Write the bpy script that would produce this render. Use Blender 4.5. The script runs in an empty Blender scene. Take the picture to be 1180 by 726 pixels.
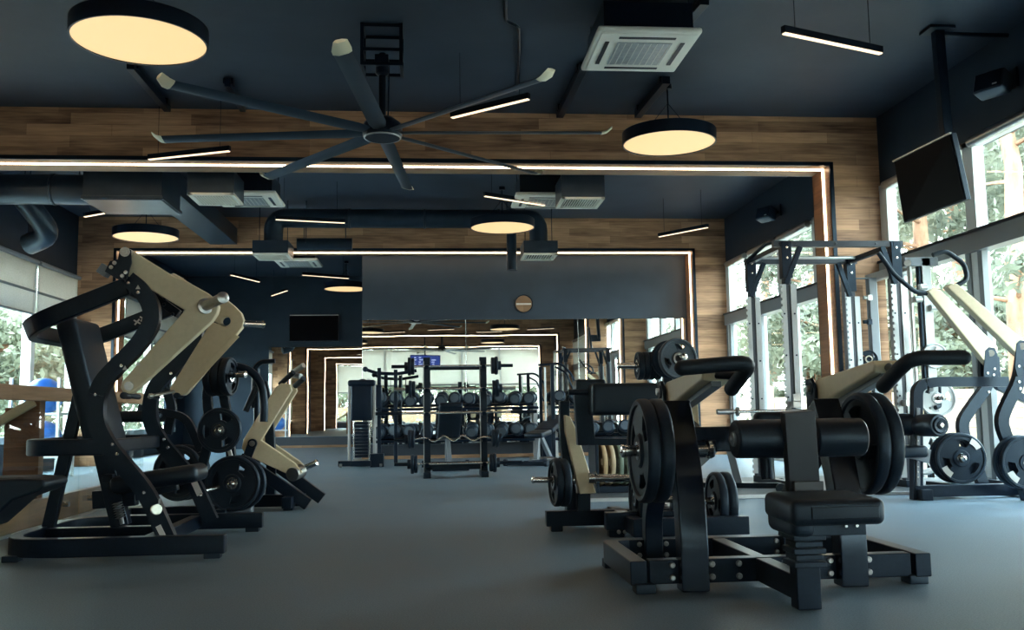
import bpy, bmesh, math, random
from mathutils import Vector, Matrix
random.seed(7)
PI = math.pi
V = Vector
S = bpy.context.scene
C = S.collection

# ------------------------------------------------------------------ camera, sky, sun, exposure
F, EYE = 1080.0, 0.8
_cy = V((497.0-590, -(475.9-363), -F)).normalized()
_cx = V((1, .0146, 0)); _cx = (_cx - _cx.dot(_cy)*_cy).normalized()
_cz = _cx.cross(_cy)
RW = Matrix((_cx, _cy, _cz))                      # camera axes -> world axes
cd = bpy.data.cameras.new('camera'); cam = bpy.data.objects.new('camera', cd); C.objects.link(cam)
cd.sensor_fit = 'HORIZONTAL'; cd.sensor_width = 36; cd.lens = 36*F/1180
cd.clip_start = .05; cd.clip_end = 300
cam.matrix_world = Matrix.Translation((0, 0, EYE)) @ RW.to_4x4()
S.camera = cam
S.view_settings.view_transform = 'Standard'; S.view_settings.look = 'None'
S.view_settings.gamma = 1; S.view_settings.use_curve_mapping = False
S.view_settings.exposure = 0.95

SKY = 14.0
w = bpy.data.worlds.new('sky'); S.world = w; w.use_nodes = True
nt = w.node_tree; nt.nodes.clear()
o = nt.nodes.new('ShaderNodeOutputWorld'); b = nt.nodes.new('ShaderNodeBackground')
tc = nt.nodes.new('ShaderNodeTexCoord'); sx = nt.nodes.new('ShaderNodeSeparateXYZ')
cr = nt.nodes.new('ShaderNodeValToRGB')
nt.links.new(tc.outputs['Generated'], sx.inputs[0]); nt.links.new(sx.outputs['Z'], cr.inputs[0])
cr.color_ramp.elements[0].position = 0.0; cr.color_ramp.elements[0].color = (.80, .86, .86, 1)
cr.color_ramp.elements[1].position = .6; cr.color_ramp.elements[1].color = (.68, .85, .98, 1)
nt.links.new(cr.outputs[0], b.inputs[0]); b.inputs[1].default_value = SKY
nt.links.new(b.outputs[0], o.inputs[0])

def sun(name, rot, e, col, ang):
    l = bpy.data.lights.new(name, 'SUN'); l.energy = e; l.color = col; l.angle = ang
    ob = bpy.data.objects.new(name, l); ob.rotation_euler = V(rot).to_track_quat('-Z', 'Y').to_euler(); C.objects.link(ob)
sun('hazy_sun', (.33, .22, -.95), 3.2, (1, .95, .85), .3)

def area(name, loc, rot, sx_, sy_, e, col, portal=False):
    l = bpy.data.lights.new(name, 'AREA'); l.shape = 'RECTANGLE'; l.size = sx_; l.size_y = sy_
    l.energy = e; l.color = col
    if portal: l.cycles.is_portal = True
    ob = bpy.data.objects.new(name, l); ob.location = loc; ob.rotation_euler = rot; C.objects.link(ob)
# sky portals in the window openings (they give no light of their own)
area('window_portal', (5.55, 1.5, 1.8), (0, PI/2, 0), 3.4, 19, 1, (1, 1, 1), True)
area('window_portal', (5.55, 16.5, 1.8), (0, PI/2, 0), 3.4, 11, 1, (1, 1, 1), True)
area('window_portal', (-6.2, 8, 1.9), (0, -PI/2, 0), 2.8, 31, 1, (1, 1, 1), True)
area('window_portal', (0, -8.3, 1.7), (PI/2, 0, 0), 10, 3.2, 1, (1, 1, 1), True)

# ------------------------------------------------------------------ pixel -> world on a stated plane
def ray(px, py): return RW @ V((px-590, -(py-363), -F))
def at_y(px, py, Y):
    d = ray(px, py); t = Y/d.y; return V((d.x*t, Y, d.z*t+EYE))
def at_z(px, py, z=0.0):
    d = ray(px, py); t = (z-EYE)/d.z; return V((d.x*t, d.y*t, z))
def at_x(px, py, X):
    d = ray(px, py); t = X/d.x; return V((X, d.y*t, d.z*t+EYE))

# ------------------------------------------------------------------ materials
def mat(name, col, rough=.5, metal=0, spec=.5, emit=None, es=0):
    m = bpy.data.materials.new(name); m.use_nodes = True
    p = m.node_tree.nodes['Principled BSDF']
    p.inputs['Base Color'].default_value = (*col, 1); p.inputs['Roughness'].default_value = rough
    p.inputs['Metallic'].default_value = metal; p.inputs['Specular IOR Level'].default_value = spec
    if emit: p.inputs['Emission Color'].default_value = (*emit, 1); p.inputs['Emission Strength'].default_value = es
    return m
def noisy(name, c1, c2, scale=8, rough=.5, metal=0, bump=0, stretch=(1, 1, 1), spec=.5, detail=6, lo=.35, hi=.65, bscale=None):
    m = mat(name, c1, rough, metal, spec); N = m.node_tree.nodes; L = m.node_tree.links
    p = N['Principled BSDF']; t = N.new('ShaderNodeTexCoord'); mp = N.new('ShaderNodeMapping')
    mp.inputs['Scale'].default_value = stretch
    n = N.new('ShaderNodeTexNoise'); n.inputs['Scale'].default_value = scale; n.inputs['Detail'].default_value = detail
    r = N.new('ShaderNodeValToRGB'); r.color_ramp.elements[0].position = lo; r.color_ramp.elements[1].position = hi
    r.color_ramp.elements[0].color = (*c1, 1); r.color_ramp.elements[1].color = (*c2, 1)
    L.new(t.outputs['Object'], mp.inputs[0]); L.new(mp.outputs[0], n.inputs[0]); L.new(n.outputs[0], r.inputs[0]); L.new(r.outputs[0], p.inputs['Base Color'])
    if bump:
        bn = N.new('ShaderNodeBump'); bn.inputs['Strength'].default_value = bump; bn.inputs['Distance'].default_value = .01
        if bscale:
            n2 = N.new('ShaderNodeTexNoise'); n2.inputs['Scale'].default_value = bscale; L.new(mp.outputs[0], n2.inputs[0]); L.new(n2.outputs[0], bn.inputs['Height'])
        else: L.new(n.outputs[0], bn.inputs['Height'])
        L.new(bn.outputs[0], p.inputs['Normal'])
    return m
def wood(name, dark, light, plank=(1.3, .13), rough=.55):
    m = mat(name, dark, rough, 0, .3); N = m.node_tree.nodes; L = m.node_tree.links; p = N['Principled BSDF']
    t = N.new('ShaderNodeTexCoord'); s = N.new('ShaderNodeSeparateXYZ'); L.new(t.outputs['Object'], s.inputs[0])
    a = N.new('ShaderNodeMath'); a.operation = 'ADD'; L.new(s.outputs['X'], a.inputs[0]); L.new(s.outputs['Y'], a.inputs[1])
    c = N.new('ShaderNodeCombineXYZ'); L.new(a.outputs[0], c.inputs['X']); L.new(s.outputs['Z'], c.inputs['Y'])
    br = N.new('ShaderNodeTexBrick'); br.inputs['Scale'].default_value = 1; br.inputs['Brick Width'].default_value = plank[0]
    br.inputs['Row Height'].default_value = plank[1]; br.inputs['Mortar Size'].default_value = .0025; br.offset = .37; br.offset_frequency = 3; br.squash = .7; br.squash_frequency = 2
    br.inputs['Color1'].default_value = (0, 0, 0, 1); br.inputs['Color2'].default_value = (1, 1, 1, 1); br.inputs['Mortar'].default_value = (0.1, .1, .1, 1)
    L.new(c.outputs[0], br.inputs[0])
    mp = N.new('ShaderNodeMapping'); mp.inputs['Scale'].default_value = (1.4, 22, 1); L.new(c.outputs[0], mp.inputs[0])
    n = N.new('ShaderNodeTexNoise'); n.inputs['Scale'].default_value = 1.6; n.inputs['Detail'].default_value = 7; n.inputs['Distortion'].default_value = .6; L.new(mp.outputs[0], n.inputs[0])
    mp2 = N.new('ShaderNodeMapping'); mp2.inputs['Scale'].default_value = (1.2, 5, 1); L.new(c.outputs[0], mp2.inputs[0])
    n2 = N.new('ShaderNodeTexNoise'); n2.inputs['Scale'].default_value = 1.3; n2.inputs['Detail'].default_value = 3; L.new(mp2.outputs[0], n2.inputs[0])
    a1 = N.new('ShaderNodeMath'); a1.operation = 'MULTIPLY'; a1.inputs[1].default_value = .30; L.new(br.outputs['Color'], a1.inputs[0])
    a2 = N.new('ShaderNodeMath'); a2.operation = 'MULTIPLY_ADD'; a2.inputs[1].default_value = .55; L.new(n.outputs[0], a2.inputs[0]); L.new(a1.outputs[0], a2.inputs[2])
    a3 = N.new('ShaderNodeMath'); a3.operation = 'MULTIPLY_ADD'; a3.inputs[1].default_value = .5; L.new(n2.outputs[0], a3.inputs[0]); L.new(a2.outputs[0], a3.inputs[2])
    r = N.new('ShaderNodeValToRGB'); r.color_ramp.elements[0].position = .35; r.color_ramp.elements[1].position = .95
    r.color_ramp.elements[0].color = (*dark, 1); r.color_ramp.elements[1].color = (*light, 1)
    L.new(a3.outputs[0], r.inputs[0]); L.new(r.outputs[0], p.inputs['Base Color'])
    bn = N.new('ShaderNodeBump'); bn.inputs['Strength'].default_value = .15; bn.inputs['Distance'].default_value = .003
    L.new(a3.outputs[0], bn.inputs['Height']); L.new(bn.outputs[0], p.inputs['Normal'])
    return m
def glassy(name, tint=(.93, .97, .95), refl=.08):
    m = bpy.data.materials.new(name); m.use_nodes = True; N = m.node_tree.nodes; L = m.node_tree.links; N.clear()
    o = N.new('ShaderNodeOutputMaterial'); mx = N.new('ShaderNodeMixShader'); tr = N.new('ShaderNodeBsdfTransparent'); gl = N.new('ShaderNodeBsdfGlossy')
    fr = N.new('ShaderNodeFresnel'); fr.inputs[0].default_value = 1.45
    tr.inputs[0].default_value = (*tint, 1); gl.inputs['Roughness'].default_value = .01; gl.inputs[0].default_value = (1, 1, 1, 1)
    ge = N.new('ShaderNodeNewGeometry'); m1 = N.new('ShaderNodeMath'); m1.operation = 'MULTIPLY_ADD'; m1.inputs[1].default_value = -1; m1.inputs[2].default_value = 1; L.new(ge.outputs['Backfacing'], m1.inputs[0])
    m2 = N.new('ShaderNodeMath'); m2.operation = 'MULTIPLY'; L.new(m1.outputs[0], m2.inputs[0]); L.new(fr.outputs[0], m2.inputs[1])
    L.new(m2.outputs[0], mx.inputs[0]); L.new(tr.outputs[0], mx.inputs[1]); L.new(gl.outputs[0], mx.inputs[2]); L.new(mx.outputs[0], o.inputs[0])
    return m
def mirror_mat():
    m = mat('mirror', (.80, .84, .83), .012, 1); N = m.node_tree.nodes; L = m.node_tree.links; p = N['Principled BSDF']
    t = N.new('ShaderNodeTexCoord'); n = N.new('ShaderNodeTexNoise'); n.inputs['Scale'].default_value = .9; n.inputs['Detail'].default_value = 1
    bn = N.new('ShaderNodeBump'); bn.inputs['Strength'].default_value = .03; bn.inputs['Distance'].default_value = .03
    L.new(t.outputs['Object'], n.inputs[0]); L.new(n.outputs[0], bn.inputs['Height']); L.new(bn.outputs[0], p.inputs['Normal'])
    return m
M = dict(
    black=noisy('black_powder_coat', (.0022, .0052, .0125), (.0035, .008, .018), 60, .32, 0, .02, spec=.35),
    bronze=mat('black_gloss', (.0035, .006, .013), .24),
    beige=noisy('beige_powder_coat', (.60, .53, .36), (.64, .565, .39), 40, .38),
    pad=noisy('black_upholstery', (.003, .0062, .0125), (.0045, .009, .018), 120, .42, 0, .08, bscale=300),
    foam=noisy('black_foam', (.005, .0075, .012), (.009, .013, .019), 200, .55, 0, .1),
    rubber=noisy('black_rubber', (.0035, .008, .0165), (.006, .0125, .024), 90, .5, 0, .03),
    rubber2=noisy('grey_rubber', (.05, .066, .082), (.065, .082, .1), 90, .45),
    chrome=mat('chrome', (.62, .64, .64), .16, 1),
    steel=noisy('brushed_steel', (.40, .42, .42), (.5, .52, .52), 30, .3, 1, stretch=(1, 1, 8)),
    silver=mat('silver_paint', (.40, .43, .44), .38, .4),
    greyp=mat('grey_paint', (.16, .19, .22), .4),
    slate=mat('slate_grey_paint', (.035, .046, .058), .4, 0, .4),
    wood=wood('oak_wall_planks', (.08, .034, .019), (.60, .345, .195)),
    woodrail=wood('oak_rail', (.15, .085, .045), (.42, .27, .16), (3, .3)),
    woodjamb=wood('dark_oak_lining', (.10, .045, .022), (.34, .17, .085), (2.5, .4), .4),
    navy=noisy('navy_wall_paint', (.0085, .017, .031), (.012, .022, .038), 3, .55, 0, .05, bscale=40),
    navyw=noisy('slate_wall_paint', (.017, .035, .058), (.022, .042, .067), 3, .5),
    ceil=noisy('navy_ceiling_paint', (.018, .034, .058), (.029, .049, .079), 1.1, .6, 0, .15, bscale=6),
    duct=noisy('navy_duct', (.011, .02, .034), (.017, .028, .044), 5, .35),
    floor=None, mat_=noisy('gym_mat', (.035, .047, .058), (.06, .075, .088), 260, .5, 0, .1, lo=.3, hi=.7),
    white=mat('white_plastic', (.78, .78, .70), .45),
    frame=mat('pale_window_frame', (.62, .66, .66), .4),
    greyframe=mat('grey_window_frame', (.20, .23, .25), .4),
    blind=noisy('roller_blind', (.48, .47, .44), (.56, .55, .52), 60, .9, stretch=(8, 8, 1)),
    glass=glassy('window_glass'), gglass=glassy('balustrade_glass', (.90, .95, .94)),
    mirror=mirror_mat(), screen=mat('dark_screen', (.0015, .0025, .005), .35, 0, .04),
    lampd=mat('lamp_diffuser', (.25, .2, .13), .5, emit=(1, .66, .32), es=.57),
    strip=mat('led_strip', (.8, .7, .5), .5, emit=(1, .72, .46), es=7),
    tube=mat('tube_diffuser', (.8, .7, .55), .5, emit=(1, .74, .50), es=.85),
    navyd=mat('dark_skirting', (.022, .034, .05), .45),
    blue=noisy('blue_vinyl', (.02, .10, .40), (.05, .2, .6), 3, .3),
    tip=mat('cream_tip', (.66, .66, .50), .4),
    label=mat('white_label', (.6, .6, .58), .4),
    bark=noisy('pine_bark', (.22, .11, .065), (.42, .24, .15), 6, .9, 0, .5, stretch=(1, 1, .3)),
    ground=noisy('pale_ground', (.20, .20, .165), (.30, .30, .25), 1.2, .9),
    deck=wood('timber_fence', (.42, .30, .20), (.68, .52, .37), (3, .14)),
)
def leafmat(name, c1, c2):
    m = noisy(name, c1, c2, .9, .6); N = m.node_tree.nodes; L = m.node_tree.links
    p = N['Principled BSDF']; t = N.new('ShaderNodeBsdfTranslucent'); mx = N.new('ShaderNodeMixShader'); mx.inputs[0].default_value = .35
    r = [n for n in N if n.type == 'VALTORGB'][0]; L.new(r.outputs[0], t.inputs[0])
    out = [n for n in N if n.type == 'OUTPUT_MATERIAL'][0]
    L.new(p.outputs[0], mx.inputs[1]); L.new(t.outputs[0], mx.inputs[2]); L.new(mx.outputs[0], out.inputs[0]); return m
for k_ in ('black', 'bronze', 'pad', 'foam', 'rubber', 'rubber2', 'navy', 'duct'):
    p_ = M[k_].node_tree.nodes['Principled BSDF']; p_.inputs['Specular Tint'].default_value = (.58, .80, 1, 1)
M['blind2'] = None
M['leaf'] = leafmat('pine_needles', (.09, .105, .075), (.25, .265, .195))
M['leaf2'] = leafmat('bush_leaves', (.11, .13, .085), (.27, .285, .20))
def blind_mat():
    m = leafmat('roller_blind_cloth', (.64, .63, .58), (.74, .72, .67)); N = m.node_tree.nodes
    mx = [n for n in N if n.type == 'MIX_SHADER'][0]; mx.inputs[0].default_value = .42
    [n for n in N if n.type == 'TEX_NOISE'][0].inputs['Scale'].default_value = 50; return m
M['blind'] = blind_mat(); M['blind'].node_tree.nodes['Mix Shader'].inputs[0].default_value = .2
M['blind2'] = blind_mat()
def floor_mat():
    m = noisy('rubber_floor', (.076, .126, .172), (.175, .255, .32), 150, .42, 0, .12, lo=.3, hi=.72, spec=.35)
    N = m.node_tree.nodes; L = m.node_tree.links; p = N['Principled BSDF']
    t = N.new('ShaderNodeTexCoord'); n = N.new('ShaderNodeTexNoise'); n.inputs['Scale'].default_value = 1.7; n.inputs['Detail'].default_value = 4
    L.new(t.outputs['Object'], n.inputs[0])
    r = N.new('ShaderNodeMapRange'); r.inputs[1].default_value = .3; r.inputs[2].default_value = .7; r.inputs[3].default_value = .86; r.inputs[4].default_value = 1.12
    L.new(n.outputs[0], r.inputs[0])
    ramp = [x for x in N if x.type == 'VALTORGB'][0]
    mx = N.new('ShaderNodeVectorMath'); mx.operation = 'SCALE'; L.new(ramp.outputs[0], mx.inputs[0]); L.new(r.outputs[0], mx.inputs['Scale']); L.new(mx.outputs[0], p.inputs['Base Color'])
    rr = N.new('ShaderNodeMapRange'); rr.inputs[3].default_value = .34; rr.inputs[4].default_value = .55; L.new(n.outputs[0], rr.inputs[0]); L.new(rr.outputs[0], p.inputs['Roughness'])
    return m
M['floor'] = floor_mat()

# ------------------------------------------------------------------ mesh helpers
def BM(): return bmesh.new()
def box(bm, c, s, rot=None):
    mt = Matrix.Translation(c) @ (rot.to_4x4() if rot is not None else Matrix()) @ Matrix.Diagonal((*s, 1))
    bmesh.ops.create_cube(bm, size=1, matrix=mt); return bm
def box2(bm, a, b):
    a, b = V(a), V(b); return box(bm, (a+b)/2, [abs(b[i]-a[i]) for i in range(3)])
def ring_sweep(bm, rings, closed=False, cap=True):
    vs = [[bm.verts.new(p) for p in r] for r in rings]; n = len(vs[0]); m = len(vs)
    for i in range(m if closed else m-1):
        a, b2 = vs[i], vs[(i+1) % m]
        for j in range(n): bm.faces.new((a[j], a[(j+1) % n], b2[(j+1) % n], b2[j]))
    if cap and not closed:
        bm.faces.new(list(reversed(vs[0]))); bm.faces.new(vs[-1])
    bmesh.ops.recalc_face_normals(bm, faces=bm.faces)
def rounded(pts, r, n=5, closed=False):
    pts = [V(p) for p in pts]
    if r <= 0: return pts
    out = []; N_ = len(pts)
    for i, p in enumerate(pts):
        if not closed and i in (0, N_-1): out.append(p); continue
        a, c = pts[i-1], pts[(i+1) % N_]
        da, dc = (a-p), (c-p)
        k = min(r, da.length*.49, dc.length*.49)
        s, e = p+da.normalized()*k, p+dc.normalized()*k
        for j in range(n+1):
            t = j/n; out.append((1-t)**2*s + 2*t*(1-t)*p + t*t*e)
    return out
def tube(bm, pts, r, seg=10, bend=.05, closed=False):
    pts = rounded(pts, bend, 5, closed) if len(pts) > 2 or closed else [V(p) for p in pts]
    rings = []; up = None; n = len(pts)
    for i, p in enumerate(pts):
        a = pts[i-1] if (i > 0 or closed) else p; c = pts[(i+1) % n] if (i < n-1 or closed) else p
        t = (c-a).normalized()
        if up is None: up = t.orthogonal().normalized()
        up = (up - up.dot(t)*t).normalized(); s = t.cross(up)
        rr = r[i] if isinstance(r, (list, tuple)) else r
        rings.append([p + rr*(math.cos(2*PI*j/seg)*up + math.sin(2*PI*j/seg)*s) for j in range(seg)])
    ring_sweep(bm, rings, closed); return bm
def flat(bm, pts, w_, d, nrm, bend=.08, closed=False):
    """rectangular tube along pts: d across nrm, w_ in the bend plane"""
    pts = rounded(pts, bend, 6, closed) if len(pts) > 2 or closed else [V(p) for p in pts]
    nrm = V(nrm).normalized(); rings = []; n = len(pts)
    for i, p in enumerate(pts):
        a = pts[i-1] if (i > 0 or closed) else p; c = pts[(i+1) % n] if (i < n-1 or closed) else p
        t = (c-a).normalized(); s = t.cross(nrm).normalized(); nn = s.cross(t).normalized()
        k = 1.0
        ww = w_[min(i, len(w_)-1)] if isinstance(w_, (list, tuple)) else w_
        rings.append([p + s*ww/2*x + nn*d/2*y for x, y in ((-1, -1), (1, -1), (1, 1), (-1, 1))])
    ring_sweep(bm, rings, closed); return bm
def beam(bm, a, b, w_, d, nrm=(0, 1, 0)):
    return flat(bm, [a, b], w_, d, nrm)
def cyl(bm, a, b, r, seg=20, r2=None):
    a, b = V(a), V(b); t = (b-a).normalized(); u = t.orthogonal().normalized(); s = t.cross(u); r2 = r if r2 is None else r2
    ring_sweep(bm, [[p+q*(math.cos(2*PI*j/seg)*u+math.sin(2*PI*j/seg)*s) for j in range(seg)] for p, q in ((a, r), (b, r2))]); return bm
def lathe(bm, prof, c=(0, 0, 0), ax=(0, 0, 1), seg=36):
    """prof: list of (radius, height)"""
    ax = V(ax).normalized(); u = ax.orthogonal().normalized(); s = ax.cross(u); c = V(c)
    ring_sweep(bm, [[c+ax*h+max(r, .0005)*(math.cos(2*PI*j/seg)*u+math.sin(2*PI*j/seg)*s) for j in range(seg)] for r, h in prof], closed=prof[0][0] > .01 and prof[-1][0] > .01); return bm
def plate2d(bm, loops, nrm, th):
    """loops of 3-D points in a plane (first outer, others holes), given thickness th along nrm (centred)"""
    nrm = V(nrm).normalized(); edges = []
    for lp in loops:
        vs = [bm.verts.new(V(p)-nrm*th/2) for p in lp]
        edges += [bm.edges.new((vs[i], vs[(i+1) % len(vs)])) for i in range(len(vs))]
    r = bmesh.ops.triangle_fill(bm, use_beauty=True, use_dissolve=True, edges=edges)
    fs = [g for g in r['geom'] if isinstance(g, bmesh.types.BMFace)]
    e = bmesh.ops.extrude_face_region(bm, geom=fs)
    bmesh.ops.translate(bm, verts=[g for g in e['geom'] if isinstance(g, bmesh.types.BMVert)], vec=nrm*th)
    bmesh.ops.recalc_face_normals(bm, faces=bm.faces); return bm
def circ(c, r, u, v, n=24): return [V(c)+r*(math.cos(2*PI*i/n)*V(u)+math.sin(2*PI*i/n)*V(v)) for i in range(n)]
def cushion(bm, c, s, rot=None, r=.03, seg=4):
    b2 = bmesh.new(); bmesh.ops.create_cube(b2, size=1, matrix=Matrix.Diagonal((*s, 1)))
    bmesh.ops.bevel(b2, geom=list(b2.edges), offset=min(r, min(s)*.45), segments=seg, profile=.5, affect='EDGES')
    mt = Matrix.Translation(c) @ (rot.to_4x4() if rot is not None else Matrix())
    bmesh.ops.transform(b2, matrix=mt, verts=b2.verts)
    me = bpy.data.meshes.new('t'); b2.to_mesh(me); bm.from_mesh(me); bpy.data.meshes.remove(me); b2.free(); return bm
def bolt(bm, p, nrm, r=.012, h=.008):
    p = V(p); n = V(nrm).normalized(); lathe(bm, [(0, 0), (r, 0), (r, h*.6), (r*.7, h), (0, h)], p, n, 10)

SPLIT = {'bolts', 'spine_bolts', 'seat_bolts', 'pivot_bracket', 'rack_leg', 'stop_block', 'foot_rail', 'link_bar', 'bumper', 'pull_up_grip', 'curved_tube', 'cable_duct', 'low_beam', 'sash_pair', 'mount', 'top_beam', 'hanging_grip', 'grip_mount', 'pad_mount', 'sleeve', 'wire', 'cross_member', 'suspension', 'side_upright', 'upright', 'lever_arm', 'ceiling_bracket', 'rear_upright', 'frame_rail', 'support', 'top_arm', 'tower_post', 'guide_rod', 'television_body', 'standoff', 'shelf', 'shelf_bars', 'bar_hook', 'seat_carriage'}
def obj(name, bm, m, parent=None, **k):
    if name in SPLIT:
        left = set(bm.verts); isl = []
        while left:
            st = [left.pop()]; cur = set(st)
            while st:
                v = st.pop()
                for e in v.link_edges:
                    q = e.other_vert(v)
                    if q in left: left.discard(q); cur.add(q); st.append(q)
            isl.append(cur)
        if 'bolts' in name and len(isl) <= 12: name = 'bolt'
        if 1 < len(isl) <= (12 if name == 'bolt' else 6):
            first = None
            for cur in isl:
                c = BM(); mp = {v: c.verts.new(v.co) for v in cur}
                for fc in bm.faces:
                    if fc.verts[0] in cur: c.faces.new([mp[v] for v in fc.verts])
                o_ = _obj(name, c, m, parent, **k); first = first or o_
            bm.free(); return first
    return _obj(name, bm, m, parent, **k)
def _obj(name, bm, m, parent=None, bevel=.004, smooth=True, world=True, mods=None):
    me = bpy.data.meshes.new(name); bm.to_mesh(me); bm.free()
    if world and parent is not None:
        root = parent
        while root.parent: root = root.parent
        me.transform(Matrix.Translation(-root.location))
    ob = bpy.data.objects.new(name, me); C.objects.link(ob)
    me.materials.append(M[m] if isinstance(m, str) else m)
    if parent is not None: ob.parent = parent
    if smooth:
        for p in me.polygons: p.use_smooth = True
    if bevel:
        md = ob.modifiers.new('bevel', 'BEVEL'); md.width = bevel; md.segments = 2; md.limit_method = 'ANGLE'; md.angle_limit = math.radians(38); md.harden_normals = True
    elif smooth:
        me.set_sharp_from_angle(angle=math.radians(38))
    return ob
def tag(o, label=None, cat=None, group=None, kind=None):
    if label: o['label'] = label
    if cat: o['category'] = cat
    if group: o['group'] = group
    if kind: o['kind'] = kind
    return o
def thing(name, label, cat, loc=(0, 0, 0), rz=0, group=None):
    o = bpy.data.objects.new(name, None); o.empty_display_size = .1; C.objects.link(o); o.location = loc; o.rotation_euler = (0, 0, rz)
    return tag(o, label, cat, group)
def single(name, bm, m, label, cat, group=None, origin=None, **k):
    o = obj(name, bm, m, None, **k)
    if origin is not None:
        o.data.transform(Matrix.Translation(-V(origin))); o.location = origin
    return tag(o, label, cat, group)
def struct(name, bm, m, parent=None, **k):
    o = obj(name, bm, m, parent, **k)
    if parent is None: o['kind'] = 'structure'
    return o
def copy_tree(o, parent=None):
    c = o.copy(); C.objects.link(c)
    if parent is not None: c.parent = parent
    for ch in list(o.children): copy_tree(ch, c)
    return c
def ptsY(px, Y): return [at_y(x, y, Y) for x, y in px]
def ptsX(px, X): return [at_x(x, y, X) for x, y in px]
# ------------------------------------------------------------------ the room
XR, XL, HC = 5.30, -5.97, 4.22
YB, YF = -8.0, 23.4                 # wall behind the camera, far wall of the recess
Y1, Y2, YM = 10.45, 16.30, 16.80
struct('floor', box2(BM(), (XL-.2, YB-.2, -.2), (XR+.2, YF+.2, 0)), 'floor', bevel=0, smooth=False)
struct('ceiling', box2(BM(), (XL-.2, YB-.2, HC), (XR+.2, YF+.2, HC+.2)), 'ceil', bevel=0, smooth=False)

def portal(y, n, depth=.5):
    """timber clad cross wall with a lit rectangular opening"""
    x0, x1, zt = -5.33, 4.69, 3.63
    b = BM()
    box2(b, (XL, y, zt+.04), (XR, y+depth, HC)); box2(b, (XL, y, 0), (x0-.04, y+depth, zt+.04)); box2(b, (x1+.04, y, 0), (XR, y+depth, zt+.04))
    wl = struct('wall_timber_%d' % n, b, 'wood', bevel=0, smooth=False)
    b = BM()   # dark metal edge
    for yy in (y-.012, y+depth-.008):
        box2(b, (x0-.04, yy, zt), (x1+.04, yy+.02, zt+.045)); box2(b, (x0-.045, yy, 0), (x0, yy+.02, zt+.045)); box2(b, (x1, yy, 0), (x1+.045, yy+.02, zt+.045))
    tag(obj('edge_trim', b, 'black', wl, bevel=0, smooth=False))
    b = BM()   # lining
    box2(b, (x0-.04, y+.01, 0), (x0+.002, y+depth-.01, zt)); box2(b, (x1-.002, y+.01, 0), (x1+.04, y+depth-.01, zt))
    obj('lining', b, 'woodjamb', wl, bevel=0, smooth=False)
    b = BM(); box2(b, (x0-.04, y+.01, zt-.002), (x1+.04, y+depth-.01, zt+.04)); obj('soffit_board', b, 'woodrail', wl, bevel=0, smooth=False)  # lighter wood than the jambs, the strip's glow put into its colour
    b = BM(); m = y+.17
    box2(b, (x0+.002, m-.022, zt-.012), (x1-.002, m+.022, zt-.001)); 
    box2(b, (x0+.001, m-.022, 0.02), (x0+.012, m+.022, zt-.012)); box2(b, (x1-.012, m-.022, .02), (x1-.001, m+.022, zt-.012))
    obj('light_strip', b, 'strip', wl, bevel=0, smooth=False)
for n, y in enumerate((Y2, Y1, 5.3, -1.25, -7.1)): portal(y, n+1)

# right wall: navy band over a long row of windows
HD, TR = 3.39, 2.48
struct('wall_right', box2(BM(), (XR, YB, HD), (XR+.25, YF, HC)), 'navy', bevel=0, smooth=False)
struct('wall_left', box2(BM(), (XL-.25, YB, 3.19), (XL, YF, HC)), 'navy', bevel=0, smooth=False)
b = BM(); box2(b, (XL-.25, YB, 0), (XL, 4.6, 3.19)); box2(b, (XL-.25, 22.6, 0), (XL, YF, 3.19)); box2(b, (XL-.25, 4.6, 0), (XL, 22.6, .45))
struct('wall_left_lower', b, 'navy', bevel=0, smooth=False)
def window_right(n, ya, yb, mull, doors, added_blinds=0):
    """frame over the whole bay, uprights at mull; pane behind"""
    r = tag(bpy.data.objects.new('window_%d' % n, None), kind='structure'); C.objects.link(r)
    b = BM(); x0, x1 = XR-.02, XR+.10
    for y in mull: box2(b, (x0, y-.085, TR), (x1, y+.085, HD))
    box2(b, (x0, ya, HD-.06), (x1, yb, HD)); 
    obj('upper_frame', b, 'frame', r)
    b = BM(); box2(b, (x0-.05, ya, TR-.20), (x1, yb, TR)); obj('transom', b, 'greyframe', r)
    b = BM(); box2(b, (x0-.07, ya, TR-.02), (x0-.045, yb, TR+.01)); obj('transom_lip', b, 'black', r)
    b = BM()
    for y in doors: box2(b, (x0, y-.06, .02), (x1, y+.06, TR-.2))
    box2(b, (x0, ya, 0), (x1, yb, .12)); 
    obj('lower_frame', b, 'frame', r)
    b = BM()
    for y in doors: box2(b, (x0-.015, y-.14, .05), (x0+.05, y-.065, TR-.2)); box2(b, (x0-.015, y+.065, .05), (x0+.05, y+.14, TR-.2))
    obj('sash', b, 'greyframe', r)
    b = BM(); box2(b, (XR+.05, ya, .1), (XR+.056, yb, HD-.03)); obj('pane', b, 'glass', r, bevel=0, smooth=False)
    ys = [ya]+list(mull)+[yb]
    if added_blinds:
        b = BM(); box2(b, (XR-.06, ya+.05, added_blinds), (XR-.055, yb-.05, HD-.05)); obj('blind', b, 'blind', r, bevel=0, smooth=False)  # blind added on bays beside and behind the camera to cut their daylight
    for i in range(len(ys)-1):
        if ys[i+1]-ys[i] > .5:
            b = BM(); cyl(b, (XR-.055, ys[i]+.12, HD-.045), (XR-.055, ys[i+1]-.12, HD-.045), .05, 14); obj('blind_cassette', b, 'steel', r)
window_right(1, 10.95, Y2, (11.05, 12.35, 13.7, 15.0, 16.2), (11.05, 12.0, 13.35, 14.7, 16.22))
window_right(2, 5.8, Y1, (6.5, 8.62, 10.36), (6.1, 8.6, 10.2))
window_right(3, -.75, 5.3, (-.6, 2.3, 5.2), (-.6, 2.3, 5.2), .9)
window_right(4, -6.6, -1.25, (-6.5, -4, -1.35), (-6.5, -4., -1.35), .9)
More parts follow.
